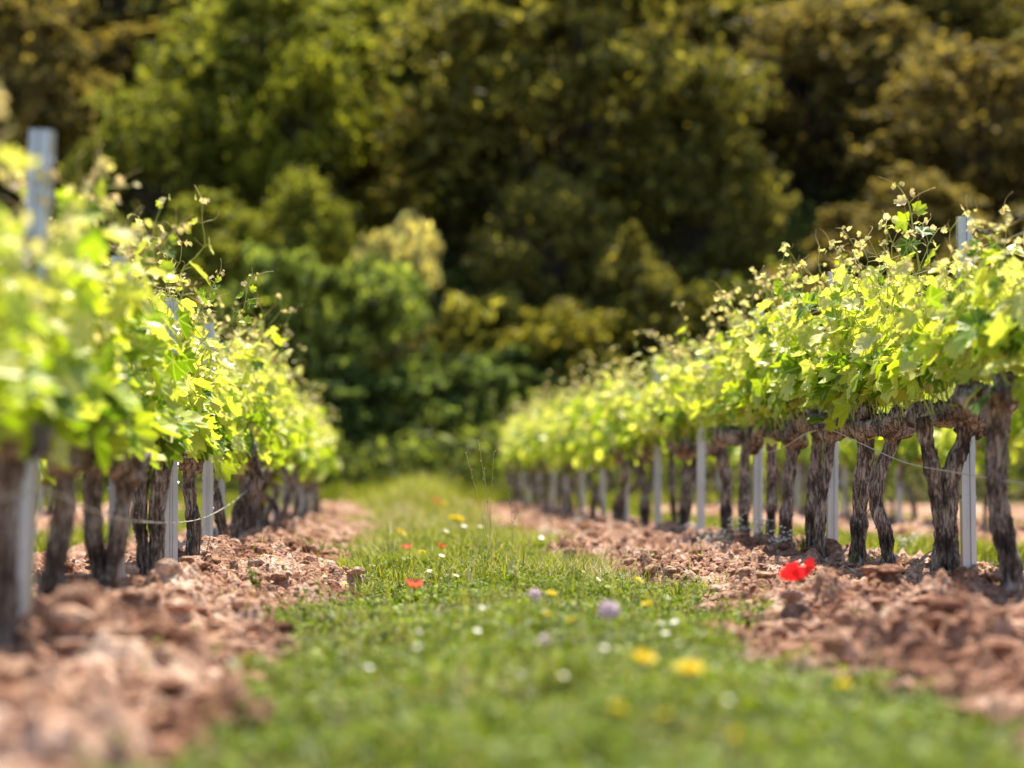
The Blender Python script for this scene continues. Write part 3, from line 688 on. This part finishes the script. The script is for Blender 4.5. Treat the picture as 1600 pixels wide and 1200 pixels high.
long_shoot([(130, 400), (120, 340), (150, 300), (205, 292)], 7.4, 'blurred pink-tipped shoot bending over beside the tall left-hand post', 1.2, 5)
long_shoot([(240, 440), (250, 400), (262, 375), (282, 355)], 9.4, 'pale curling vine shoot at the crest of the left-hand row', .9, 6)
long_shoot([(372, 520), (382, 480), (388, 450), (398, 430)], 12.0, 'sharp upright vine shoot at the inner edge of the left-hand row', .8, 7)
long_shoot([(318, 480), (330, 455), (338, 438), (345, 425)], 11.6, 'small tuft-topped shoot left of the sharp upright one', .7, 8)

# ---------------------------------------------------------------- trees on the slope behind
def tree_proto(seed, H, Rr, kind):
    """returns trunk mesh, crown mesh. Rr crown radius, H height"""
    q = np.random.default_rng(seed); tb = MB(); cb_ = MB()
    z0 = H * (.16 if kind == 'tree' else .05); cz = (H + z0) / 2; hz = (H - z0) / 2
    blobs = []
    nb = 62 if kind == 'tree' else 24
    while len(blobs) < nb:
        v = q.normal(0, 1, 3); v /= np.linalg.norm(v); rr = q.uniform(.45, 1.0) ** .5
        b = np.array([v[0] * Rr * rr * .85, v[1] * Rr * rr * .85, cz + v[2] * hz * rr * .88])
        b[:2] *= 1 - .25 * max(0, (b[2] - cz) / hz)
        blobs.append((b, Rr * q.uniform(.16, .34)))
    # trunk and limbs
    tp = [np.array([0, 0, -.4]), np.array([q.normal(0, .2), q.normal(0, .2), z0 * .7]), np.array([q.normal(0, .3), q.normal(0, .3), cz]), np.array([q.normal(0, .4), q.normal(0, .4), H * .86])]
    r0 = H * (.024 if kind == 'tree' else .012); TC = curve(tp, 16); tb.tube(TC, np.linspace(r0, r0 * .25, 16), 9)
    for b, r in blobs[::1 if kind == 'tree' else 2]:
        i = int(np.clip((b[2] * .55) / H * 16, 2, 13)); s = TC[i]; m_ = (s + b) / 2 + np.array([0, 0, -.06 * H]) * q.uniform(-.2, 1)
        tb.tube(curve([s, m_, b], 8), np.linspace(r0 * .32, r0 * .07, 8), 5)
    # leaf sprays: many small faces round each limb's end
    for b, r in blobs:
        n = int(1100 * (r / .9) ** 1.3); n = max(300, min(n, 1900))
        v = q.normal(0, 1, (n, 3)); v /= np.linalg.norm(v, axis=1)[:, None]; v[:, 2] = np.abs(v[:, 2]) * np.where(q.uniform(0, 1, n) < .8, 1, -1)
        rr = q.uniform(.1, 1, n) ** .6
        P = b + v * r * rr[:, None] * np.array([1.15, 1.15, .72])
        P += .5 * r * np.stack([noise(P[:, 0] * 2.2, P[:, 1] * 2.2, P[:, 2] * 2.2, 70 + k) for k in range(3)], -1)
        keep = (noise(P[:, 0] * 1.9, P[:, 1] * 1.9, P[:, 2] * 1.9, 77) > -.3)
        keep &= (noise(P[:, 0] * 4.5, P[:, 1] * 4.5, P[:, 2] * 4.5, 78) > -.12); P = P[keep]; n = len(P)
        s = q.uniform(.07, .17, n); u = q.normal(0, 1, (n, 3)); u /= np.linalg.norm(u, axis=1)[:, None]
        t = np.cross(u, q.normal(0, 1, (n, 3)) + np.array([0, 0, .8])); t /= np.linalg.norm(t, axis=1)[:, None]
        V = np.stack([P - u * s[:, None], P - t * s[:, None] * .6, P + u * s[:, None], P + t * s[:, None] * .6], 1)
        cb_.add(V.reshape(-1, 3), None, (np.arange(n) * 4)[:, None] + np.array([0, 1, 2, 3]), 0)
    return tb.mesh('trunk', M_TREEBARK), cb_.mesh('crown', M_TREE, False)
TP = [tree_proto(300 + k, 10, r, 'tree') for k, r in enumerate((4.4, 3.4, 3.8, 3.0, 4.0))]
BP = [tree_proto(320 + k, 3.2, r, 'bush') for k, r in enumerate((1.7, 2.1, 1.5))]
def plant(kind, pi, px, Y, top_py, width_px, col, label, rz=None, group=None):
    """stands on the ground at distance Y below photo x; its top reaches photo y"""
    x = (px - VX) / F * Y; z = gz(x, Y) - .1; zt = CAMZ - (top_py - VY) / F * Y; H = zt - z
    prm, crm = (TP if kind == 'tree' else BP)[pi]; H0 = 10 if kind == 'tree' else 3.2; R0 = ((4.4, 3.4, 3.8, 3.0, 4.0) if kind == 'tree' else (1.7, 2.1, 1.5))[pi]
    sx = (width_px / F * Y / 2) / R0
    o = thing(kind, label, kind, (x, Y, z), rz if rz is not None else random.uniform(0, 6.28), group or ('trees at the edge of the wood' if kind == 'tree' else 'bushes in front of the wood'))
    o.scale = (sx, sx, H / H0)
    t = link(bpy.data.objects.new('trunk', prm), o); c = link(bpy.data.objects.new('crown', crm), o); c.color = (*col, 1)
    return o
OL, YG, FG, DK, BR, OR, PL = (.215, .205, .060), (.25, .27, .055), (.24, .30, .085), (.15, .21, .075), (.25, .205, .085), (.25, .20, .08), (.60, .56, .30)
plant('tree', 0, 900, 66, -150, 620, OL, 'largest olive-green oak with spreading crown behind the gap between the rows')
plant('tree', 1, 430, 70, -90, 400, YG, 'green-yellow tree left of the large oak, its crown cut by the top of the view')
plant('tree', 2, 245, 67, 130, 270, YG, 'smaller bushy yellow-green tree above the left-hand row')
plant('tree', 3, 40, 70, -60, 300, BR, 'dull brown tree in the top left corner')
plant('tree', 4, 1290, 74, -30, 420, BR, 'brown-olive tree right of the large oak')
plant('tree', 0, 1540, 70, 60, 460, OR, 'rusty orange-brown tree above the right-hand row')
plant('tree', 3, 1420, 64, 250, 300, BR, 'lower brownish tree between the brown-olive tree and the rusty one')
plant('tree', 2, 1110, 64, 190, 260, OL, 'slim olive tree half in front of the oak on its right')
plant('tree', 1, 560, 74, 130, 210, (.26, .17, .07), 'reddish-brown tree crown between the oak and the green-yellow tree')
plant('tree', 4, 690, 68, 200, 260, OL, 'dense olive tree overlapping the left side of the oak')
plant('tree', 3, 120, 62, 300, 220, (.14, .15, .04), 'dark tree behind the top of the tall left-hand post')
plant('tree', 1, 330, 60, 290, 220, YG, 'round yellow-green tree over the middle of the left-hand row')
plant('tree', 2, 470, 61, 260, 180, YG, 'bright small tree over the far end of the left-hand row')
bl = [(0, 440, 56, 350, 260, FG, 'fresh green bush over the far left-hand vines'), (1, 580, 56, 410, 290, FG, 'wide fresh green bush in the middle of the gap, left side'),
      (1, 632, 58.5, 345, 190, PL, 'cream-flowered bush with the palest crown, above the gap'), (0, 760, 58, 430, 200, (.33, .32, .08), 'pale olive bush right of the cream-flowered one'),
      (1, 890, 57, 472, 270, (.34, .31, .06), 'wide bush with yellow-green top above the far end of the right-hand row'), (2, 540, 54, 560, 200, DK, 'dark low bush where the left-hand row ends'),
      (0, 650, 55, 570, 210, DK, 'dark low bush closing the grass path, left of centre'), (1, 735, 55, 560, 190, DK, 'dark low bush closing the grass path, right of centre'),
      (2, 800, 56, 540, 170, DK, 'dark round bush behind the first leaves of the far right-hand row end'), (0, 1000, 58, 400, 220, OL, 'olive bush below the right part of the oak'),
      (1, 1120, 60, 430, 260, (.12, .14, .035), 'shadowy bush behind the middle of the right-hand row'), (2, 1290, 60, 400, 280, BR, 'brown bush above the second right-hand post'),
      (0, 1450, 60, 370, 260, (.14, .13, .03), 'dim brown bush behind the tallest shoots on the right'), (1, 1600, 58, 330, 260, BR, 'brown bush at the right edge above the vines'),
      (2, 350, 56, 480, 200, FG, 'green bush behind the crest of the left-hand row'), (0, 500, 55, 470, 170, FG, 'light green bush beside the dark end of the left-hand row'),
      (1, 220, 56, 420, 260, OL, 'olive bush behind the leaves of the left-hand row'), (2, 60, 57, 400, 260, DK, 'dark bush behind the blurred leaves at the left edge'),
      (0, 850, 55, 600, 160, (.12, .14, .035), 'low olive-dark bush behind the end of the right-hand row'), (1, 950, 56, 560, 200, (.11, .13, .03), 'shaded bush behind the shrinking right-hand row')]
for (pi, px, Y, ty, wp_, col, lab) in bl: plant('bush', pi, px, Y, ty, wp_, col, lab)
plant('tree', 2, 1190, 80, -60, 380, (.25, .24, .07), 'shadowed olive tree in the gap between the oak and the brown-olive tree')
plant('tree', 4, 1400, 82, -120, 420, (.26, .23, .08), 'tall dull tree rising behind the lower brownish tree, upper right')
plant('tree', 3, 200, 84, -120, 360, (.17, .16, .06), 'tall dim tree in the dark gap at the upper left')
plant('tree', 1, 640, 80, -60, 330, (.25, .27, .06), 'tall olive tree in the gap left of the oak')
plant('tree', 2, 470, 66, 60, 240, (.23, .25, .035), 'leafy yellow-green tree below the crown of the tall green-yellow one')
plant('tree', 4, 850, 60, 262, 250, OL, 'low olive tree standing before the trunk of the oak')
plant('bush', 0, 985, 58.5, 330, 170, (.24, .22, .06), 'loose olive bush right of the low olive tree')
# a bare dead tree tangled in front of the oak
def dead_tree(px, Y, top_py, label):
    x = (px - VX) / F * Y; z = gz(x, Y); H = CAMZ - (top_py - VY) / F * Y - z; q = np.random.default_rng(17)
    root = thing('dead_tree', label, 'dead tree', (x, Y, z)); tb, bb = MB(), MB()
    C = curve([[0, 0, -.2], [.1, 0, H * .3], [-.2, 0, H * .6], [.1, .1, H]], 16); tb.tube(C, np.linspace(.05, .015, 16), 8)
    for k in range(22):
        p = C[q.integers(5, 15)]; d = np.array([q.normal(0, .8), q.normal(0, .6), q.uniform(.1, 1.4)]); L = q.uniform(.4, 1.1)
        P = curve([p, p + d * L * .4 + q.normal(0, .1, 3), p + d * L * .8 + q.normal(0, .25, 3)], 9); bb.tube(P, np.linspace(.018, .006, 9), 5)
        for j in range(4):
            e = P[q.integers(3, 8)]; bb.tube(curve([e, e + q.normal(0, .3, 3), e + q.normal(0, .5, 3)], 6), np.linspace(.014, .005, 6), 4)
    tb.build('trunk', M_DEAD, root); bb.build('branches', M_DEAD, root)
M_DEAD = plain('dead_wood', (.22, .165, .14), .8, var=.4, scale=3)
# the wood continues up the slope: rows of further trees close the view
q = np.random.default_rng(90); k = 0
cols = [OL, DK, BR, (.22, .25, .06), (.24, .24, .06), OR]
where = ['far left', 'left', 'left of centre', 'centre', 'right of centre', 'right', 'far right']
for r_, (Y, base, n) in enumerate(((82, -10, 11), (98, -120, 12), (120, -300, 12))):
    for j in range(n):
        px = -250 + (2100) * (j + q.uniform(.2, .8)) / n; k += 1
        w_ = where[int(np.clip((px + 1) / 1600 * 7, 0, 6))]
        plant('tree', int(q.integers(5)), px, Y + q.uniform(-4, 4), base + q.uniform(-110, 90), q.uniform(300, 420), cols[q.integers(6)],
              f'dim tree up the slope, {ordn(j + 1)} from the left in the {["nearest", "middle", "farthest"][r_]} rank', group='trees of the wood up the slope')
# undergrowth filling the foot of the wood
mb = MB(); n = 90000
x = rng.uniform(-22, 26, n); y = 51 + 41 * rng.uniform(0, 1, n) ** 1.5; hh = rng.uniform(0, 1, n) ** .7 * (1.0 + 1.2 * np.abs(noise(x * .5, y * .5, 0, 81)))
P = np.stack([x, y, base_h(x, y) + hh], -1); s = rng.uniform(.06, .16, n)[:, None]; u = rng.normal(0, 1, (n, 3)); u /= np.linalg.norm(u, axis=1)[:, None]; t = np.cross(u, rng.normal(0, 1, (n, 3))); t /= np.linalg.norm(t, axis=1)[:, None]
mb.add(np.stack([P - u * s, P - t * s * .6, P + u * s, P + t * s * .6], 1).reshape(-1, 3), None, (np.arange(n) * 4)[:, None] + np.array([0, 1, 2, 3]))
o = mb.build('undergrowth', M_TREE, smooth=False); o.color = (.17, .21, .06, 1); tag(o, 'dark leafy undergrowth covering the foot of the wood', 'undergrowth', kind='stuff')

# ---------------------------------------------------------------- flowers
def disc_flower(mb, c, r, n, mat_i, layers=2, cup=.25, rng_=None, wide=1.0):
    q = rng_ or np.random.default_rng(1)
    for l in range(layers):
        for k in range(n):
            a = 2 * math.pi * (k + .5 * l) / n + q.normal(0, .06); rr = r * (1 - .25 * l) * q.uniform(.88, 1.08); w_ = math.pi * r / n * 1.15 * wide
            d = np.array([math.cos(a), math.sin(a), 0]); s = np.array([-d[1], d[0], 0]); up = np.array([0, 0, 1.0]); z = cup + .25 * l
            V = [c, c + d * rr * .5 + s * w_ * .8 + up * z * rr * .35, c + d * rr * .92 + s * w_ * .65 + up * z * rr * .75, c + d * rr + up * z * rr * .9, c + d * rr * .92 - s * w_ * .65 + up * z * rr * .75, c + d * rr * .5 - s * w_ * .8 + up * z * rr * .35]
            mb.add(V, [[0, 1, 5]], [[1, 2, 4, 5]], mat_i); mb.add([V[2], V[3], V[4]], [[0, 1, 2]], None, mat_i)
def ball(mb, c, r, mat_i, sq=(1, 1, 1), rough=.0, seed=1):
    V = IV * r * np.array(sq); 
    if rough: V = V * (1 + rough * noise(IV[:, 0] * 3 + seed, IV[:, 1] * 3, IV[:, 2] * 3, 91))[:, None]
    mb.add(V + c, IF, None, mat_i)
FPROTO = {}
def flower(kind, px, py, Y, size_px, label, group, share=None):
    """head seen at the photo pixel; the stem runs down to the ground"""
    p = at(px, py, Y); z = gz(p.x, Y)
    while p.z - z < .05 and Y > 3.9: Y *= .98; p = at(px, py, Y); z = gz(p.x, Y)      # the head clears the sward
    h = max(.03, p.z - z); r = size_px / 2 / F * Y
    q = np.random.default_rng(int(px * 7 + py))
    nm = {'dandelion': 'dandelion', 'daisy': 'daisy', 'clover': 'clover_flower', 'poppy': 'poppy', 'coral': 'coral_poppy'}[kind]
    cat = {'clover': 'clover flower', 'coral': 'poppy'}.get(kind, kind)
    root = thing(nm, label, cat, (p.x, Y, z), q.uniform(0, 6.28), group)
    off = np.array([q.normal(0, .008), q.normal(0, .008), 0]); tilt = q.normal(0, .25, 2) + np.array([0, 0])
    mb = MB(); mb.tube(curve([[off[0] * 2, off[1] * 2, -.01], [off[0], off[1], h * .5], [0, 0, h]], 8), [.0016] * 8, 5); mb.build('stem', M_FSTEM, root)
    hd = MB(); c = np.zeros(3)
    if kind == 'dandelion': disc_flower(hd, c, r, 16, 0, 3, .25, q); m_ = M_YEL
    elif kind == 'daisy': disc_flower(hd, c, r, 12, 0, 1, .15, q); m_ = M_WHT
    elif kind == 'clover':
        for k in range(46):
            v = q.normal(0, 1, 3); v /= np.linalg.norm(v); v[2] = abs(v[2]) if k % 4 else v[2]
            ball(hd, v * r * .72, r * .26, 0, (.6, .6, 1.3))
        m_ = M_PNK
    else:
        for l in range(2):
            for k in range(3 if l else 3):
                a0 = 2 * math.pi * (k / 3) + l * 1.05; V = [c]; nn = 8
                for t in np.linspace(-.85, .85, nn): V.append(np.array([math.cos(a0 + t), math.sin(a0 + t), 0]) * r * (.55) + np.array([0, 0, r * (.18 + .1 * l)]))
                for t in np.linspace(-.85, .85, nn): V.append(np.array([math.cos(a0 + t), math.sin(a0 + t), 0]) * r * (1 - .12 * abs(t)) * q.uniform(.9, 1.08) + np.array([0, 0, r * (.5 + .25 * l) * q.uniform(.8, 1.2)]))
                hd.add(V, [[0, 1 + t, 2 + t] for t in range(nn - 1)], [[1 + t, 1 + nn + t, 2 + nn + t, 2 + t] for t in range(nn - 1)], 0)
        m_ = M_RED if kind == 'poppy' else M_CORAL
    ho = hd.build('petals', m_, root); ho.location = (0, 0, h); ho.rotation_euler = (tilt[0] + .35, tilt[1], 0)
    if kind in ('daisy', 'poppy', 'coral', 'dandelion'):
        cb2 = MB(); ball(cb2, (0, 0, r * .12), r * (.26 if kind != 'poppy' else .2), 0, (1, 1, .6)); co = cb2.build('centre', {'daisy': M_YEL, 'dandelion': M_YEL}.get(kind, M_BLK), root)
        co.location = ho.location; co.rotation_euler = ho.rotation_euler
    return root
YF, WF = 'yellow dandelions in the grass', 'small white daisies in the grass'
for px, py, Y, s, l in ((1078, 1046, 5.3, 46, 'largest yellow dandelion, rightmost of the two blurred ones in front'), (1007, 1029, 5.5, 40, 'blurred yellow dandelion left of the largest one'),
                        (998, 908, 9.3, 20, 'bright yellow dandelion between the pink clover and the dry tuft'), (862, 928, 8.9, 20, 'orange-yellow dandelion beside the pale pink flower head'),
                        (1010, 944, 8.0, 17, 'small dandelion under the bright yellow one'), (712, 812, 24, 26, 'far yellow dandelion by the tall grass'), (627, 832, 20, 20, 'far yellow dandelion left of the tall grass'),
                        (660, 863, 15, 12, 'tiny dandelion right of the coral poppies'), (735, 853, 15, 11, 'tiny dandelion in the middle of the strip'), (788, 852, 15.5, 14, 'yellow dandelion below the white daisies'),
                        (540, 912, 11, 12, 'lone dandelion at the left edge of the grass'), (855, 960, 7.7, 12, 'little dandelion left of the pink clover'), (806, 862, 14.5, 10, 'tiny dandelion right of the middle of the strip'),
                        (965, 1106, 4.6, 22, 'very blurred yellow dandelion low in the grass'), (1040, 1118, 4.5, 20, 'faint yellow flower low in the grass right of the other'), (1322, 1072, 5.2, 24, 'blurred dandelion at the right edge of the grass'),
                        (1150, 1150, 4.4, 22, 'dandelion nearest the camera'), (476, 866, 14, 9, 'dandelion on the soil at the foot of the left-hand row'), (893, 968, 7.6, 11, 'little dandelion just left of the pink clover head'), (690, 790, 33, 22, 'hazy yellow flower at the far end of the strip')):
    flower('dandelion', px, py, Y, s, l, YF)
dz = [(690 + 23 * k % 190, 868 + 31 * k % 130, 10.0) for k in range(14)] + [(480 + 97 * k % 700, 1000 + 41 * k % 120, 6.0) for k in range(16)] + [(725, 822, 18), (750, 823, 18), (697, 830, 17), (707, 838, 16), (860, 815, 19), (830, 866, 14), (711, 889, 12), (597, 887, 12), (582, 883, 12.3), (672, 892, 11.8), (762, 838, 17), (770, 975, 7.4), (870, 965, 7.6), (925, 952, 7.9), (1055, 972, 7.3), (1033, 974, 7.2),
      (750, 972, 7.3), (840, 1003, 6.6), (852, 1016, 6.5), (1036, 1014, 6.4), (1040, 990, 6.9), (858, 1047, 5.9), (812, 1052, 5.8), (880, 1055, 5.8), (990, 1050, 5.9), (788, 1071, 5.6), (828, 1082, 5.5), (990, 972, 7.4), (960, 1050, 5.8), (746, 985, 7.1),
      (696, 1072, 5.6), (845, 840, 17), (880, 828, 18), (935, 905, 10.5), (905, 950, 8.4), (802, 940, 8.8), (1085, 925, 9.3), (1160, 1010, 6.6), (1195, 1060, 5.8), (655, 985, 7.0)]
for k, (px, py, Y) in enumerate(dz):
    flower('daisy', px, py, Y, (11 if Y < 7 else 11 if Y < 10 else 10), 'small white daisy scattered in the green strip', WF)
flower('clover', 952, 957, 6.9, 42, 'large pale pink clover flower head standing above the grass', 'pink clover flowers')
flower('clover', 836, 931, 8.7, 24, 'small pale pink clover head beside the orange-yellow dandelion', 'pink clover flowers')
flower('clover', 851, 999, 6.7, 18, 'tiny pink clover head low in the grass left of the big one', 'pink clover flowers')
flower('poppy', 1255, 908, 8.3, 66, 'bright red poppy on the soil in front of the right-hand row', 'poppies')
flower('coral', 647, 918, 10, 30, 'coral red poppy in the middle of the grass', 'poppies')
flower('coral', 636, 858, 16, 20, 'coral poppy farther up the strip, left one of the pair', 'poppies')
flower('coral', 690, 856, 16.5, 16, 'faint coral poppy farther up the strip, right one of the pair', 'poppies')
flower('coral', 682, 788, 33, 22, 'blurred coral poppy in the tall grass at the far end', 'poppies')

# ---------------------------------------------------------------- weeds, tufts, stalks
def tuft(px, py, Y, h, n, label, m_=None, spread=.03):
    p = at(px, py, Y); z = gz(p.x, Y); q = np.random.default_rng(int(px + py)); mb = MB()
    for k in range(n):
        a = q.uniform(0, 6.28); d = np.array([math.cos(a), math.sin(a), 0]); l = h * q.uniform(.5, 1.1); b = d * q.uniform(0, spread); s = np.array([-d[1], d[0], 0]) * q.uniform(.0015, .003)
        c = [b + d * l * .5 * t * t * q.uniform(.8, 1.1) + np.array([0, 0, l * (t - .25 * t * t)]) for t in (0, .4, .75, 1)]
        V = [c[0] - s, c[0] + s, c[1] + s, c[1] - s, c[2] + s * .7, c[2] - s * .7, c[3]]
        mb.add(V, [[5, 4, 6]], [[0, 1, 2, 3], [3, 2, 4, 5]])
    o = mb.build('grass_tuft', m_ or M_GRASS, smooth=False); o.location = (p.x, Y, z - .005); tag(o, label, 'grass tuft', 'grass tufts on the soil'); return o
def weed(px, py, Y, h, n, label, white=False):
    p = at(px, py, Y); z = gz(p.x, Y); q = np.random.default_rng(int(px * 3 + py)); root = thing('weed', label, 'weed', (p.x, Y, z), 0, 'weeds growing on the soil')
    sb, lb, fb = MB(), MB(), MB()
    for k in range(n):
        a = q.uniform(0, 6.28); d = np.array([math.cos(a), math.sin(a), 0]); l = h * q.uniform(.5, 1.1)
        C = curve([[0, 0, -.01], d * l * .15 + [0, 0, l * .5], d * l * q.uniform(.2, .6) + [0, 0, l]], 9); sb.tube(C, .0014, 4)
        for i in range(2, 9, 2 if white else 1):
            put_leaf(lb, LO[q.integers(5)] if not white else LO[0], C[i] + q.normal(0, .006, 3), q.normal(0, .5, 3) + [0, 0, 1], q.normal(0, 1, 3), h * q.uniform(.06, .14) if not white else .009, 0)
        if white:
            for i in range(5):
                ball(fb, C[-1 - i // 2] + q.normal(0, .016, 3), q.uniform(.005, .009), 0, (1, 1, .6))
    sb.build('stem', M_FSTEM, root); lb.build('leaves', M_CLOVER, root)
    if white: fb.build('blossoms', M_WHT, root)
    return root
weed(402, 950, 10.0, .10, 7, 'bright green leafy weed on the reddish heap left of the grass')
weed(446, 915, 11.2, .09, 6, 'dark-leaved weed on the pale soil near the left edge of the grass')
weed(253, 918, 10.6, .07, 6, 'small green weed at the foot of the left-hand row')
weed(306, 1010, 7.3, .05, 6, 'flat little weed low on the left-hand soil')
weed(1447, 915, 10.3, .06, 6, 'small green weed at the foot of the twin-trunk vine')
weed(1560, 920, 10.4, .15, 8, 'green weed between the nearest right-hand post and the first vine')
weed(1337, 890, 11.9, .06, 5, 'yellow-green weed at the foot of the pale straight vine')
weed(1310, 1085, 5.7, .06, 6, 'blurred weed at the right edge of the grass')
for k, (px, py, Y, l) in enumerate(((1106, 838, 15.5, 'leftmost white-flowered weed behind the soil heap'), (1132, 842, 15.2, 'second white-flowered weed from the left behind the soil heap'), (1160, 845, 15.4, 'white-flowered weed in front of the pale grey vine'),
                                   (1190, 848, 14.8, 'white-flowered weed at the third right-hand post'), (1085, 832, 18, 'white-flowered weed before the thick leaning vine'), (860, 838, 22, 'white-flowered weed at the right edge of the far grass'),
                                   (905, 832, 24, 'white-flowered weed before the far right-hand trunks'), (1420, 850, 16, 'pale-flowered weed behind the S-bent vine'), (1222, 850, 13.9, 'white-flowered weed behind the dark upright vine'))):
    weed(px, py, Y, .17, 8, l, True)
tuft(1258, 872, 13.6, .22, 26, 'tall pale grass tuft between the dark upright vine and the shaded brown one')
tuft(1372, 892, 12.2, .18, 16, 'arching grass tuft between the pale straight vine and the S-bent vine')
tuft(1395, 905, 11.5, .10, 10, 'short grass tuft at the foot of the S-bent vine')
tuft(975, 905, 11.6, .09, 60, 'dry straw-coloured tuft on the right edge of the grass', M_DRY, .12)
tuft(935, 900, 12.2, .10, 50, 'dry tuft left of the straw-coloured one', M_DRY, .12)
tuft(1060, 925, 10.4, .15, 26, 'upright green tuft where the grass meets the right-hand soil')
tuft(615, 905, 11.4, .17, 5, 'few dark grass blades standing up left of the coral poppy')
tuft(520, 985, 8.6, .12, 10, 'thin pale tuft at the left edge of the grass', M_DRY)
def stalk(px0, py0, tops, Y, label):
    p = at(px0, py0, Y); z = gz(p.x, Y); root = thing('wild_grass_stalk', label, 'grass stalk', (p.x, Y, z), 0, 'tall thin grass stalks'); q = np.random.default_rng(px0)
    sb = MB()
    for (tx, ty) in tops:
        t = at(tx, ty, Y); e = np.array([t.x - p.x, 0, t.z - z]); C = curve([[0, 0, 0], e * .5 + [-.01 * np.sign(e[0]), 0, .02], e], 14); sb.tube(C, .0011, 4)
        for i in range(9, 14): ball(sb, C[i] + q.normal(0, .004, 3), .0045, 1, (.7, .7, 1.4))
    sb.build('stem', [M_STEM, M_DRY], root)
stalk(768, 868, ((748, 690), (772, 705), (728, 708), (757, 740)), 12.0, 'tall thin grass stalk with loose seed heads rising in front of the gap')
stalk(800, 850, ((795, 770), (806, 800)), 13.5, 'shorter thin grass stalk right of the tallest')
stalk(806, 850, ((815, 760), (822, 790)), 20, 'blurred grass stalk before the far right-hand trunks')
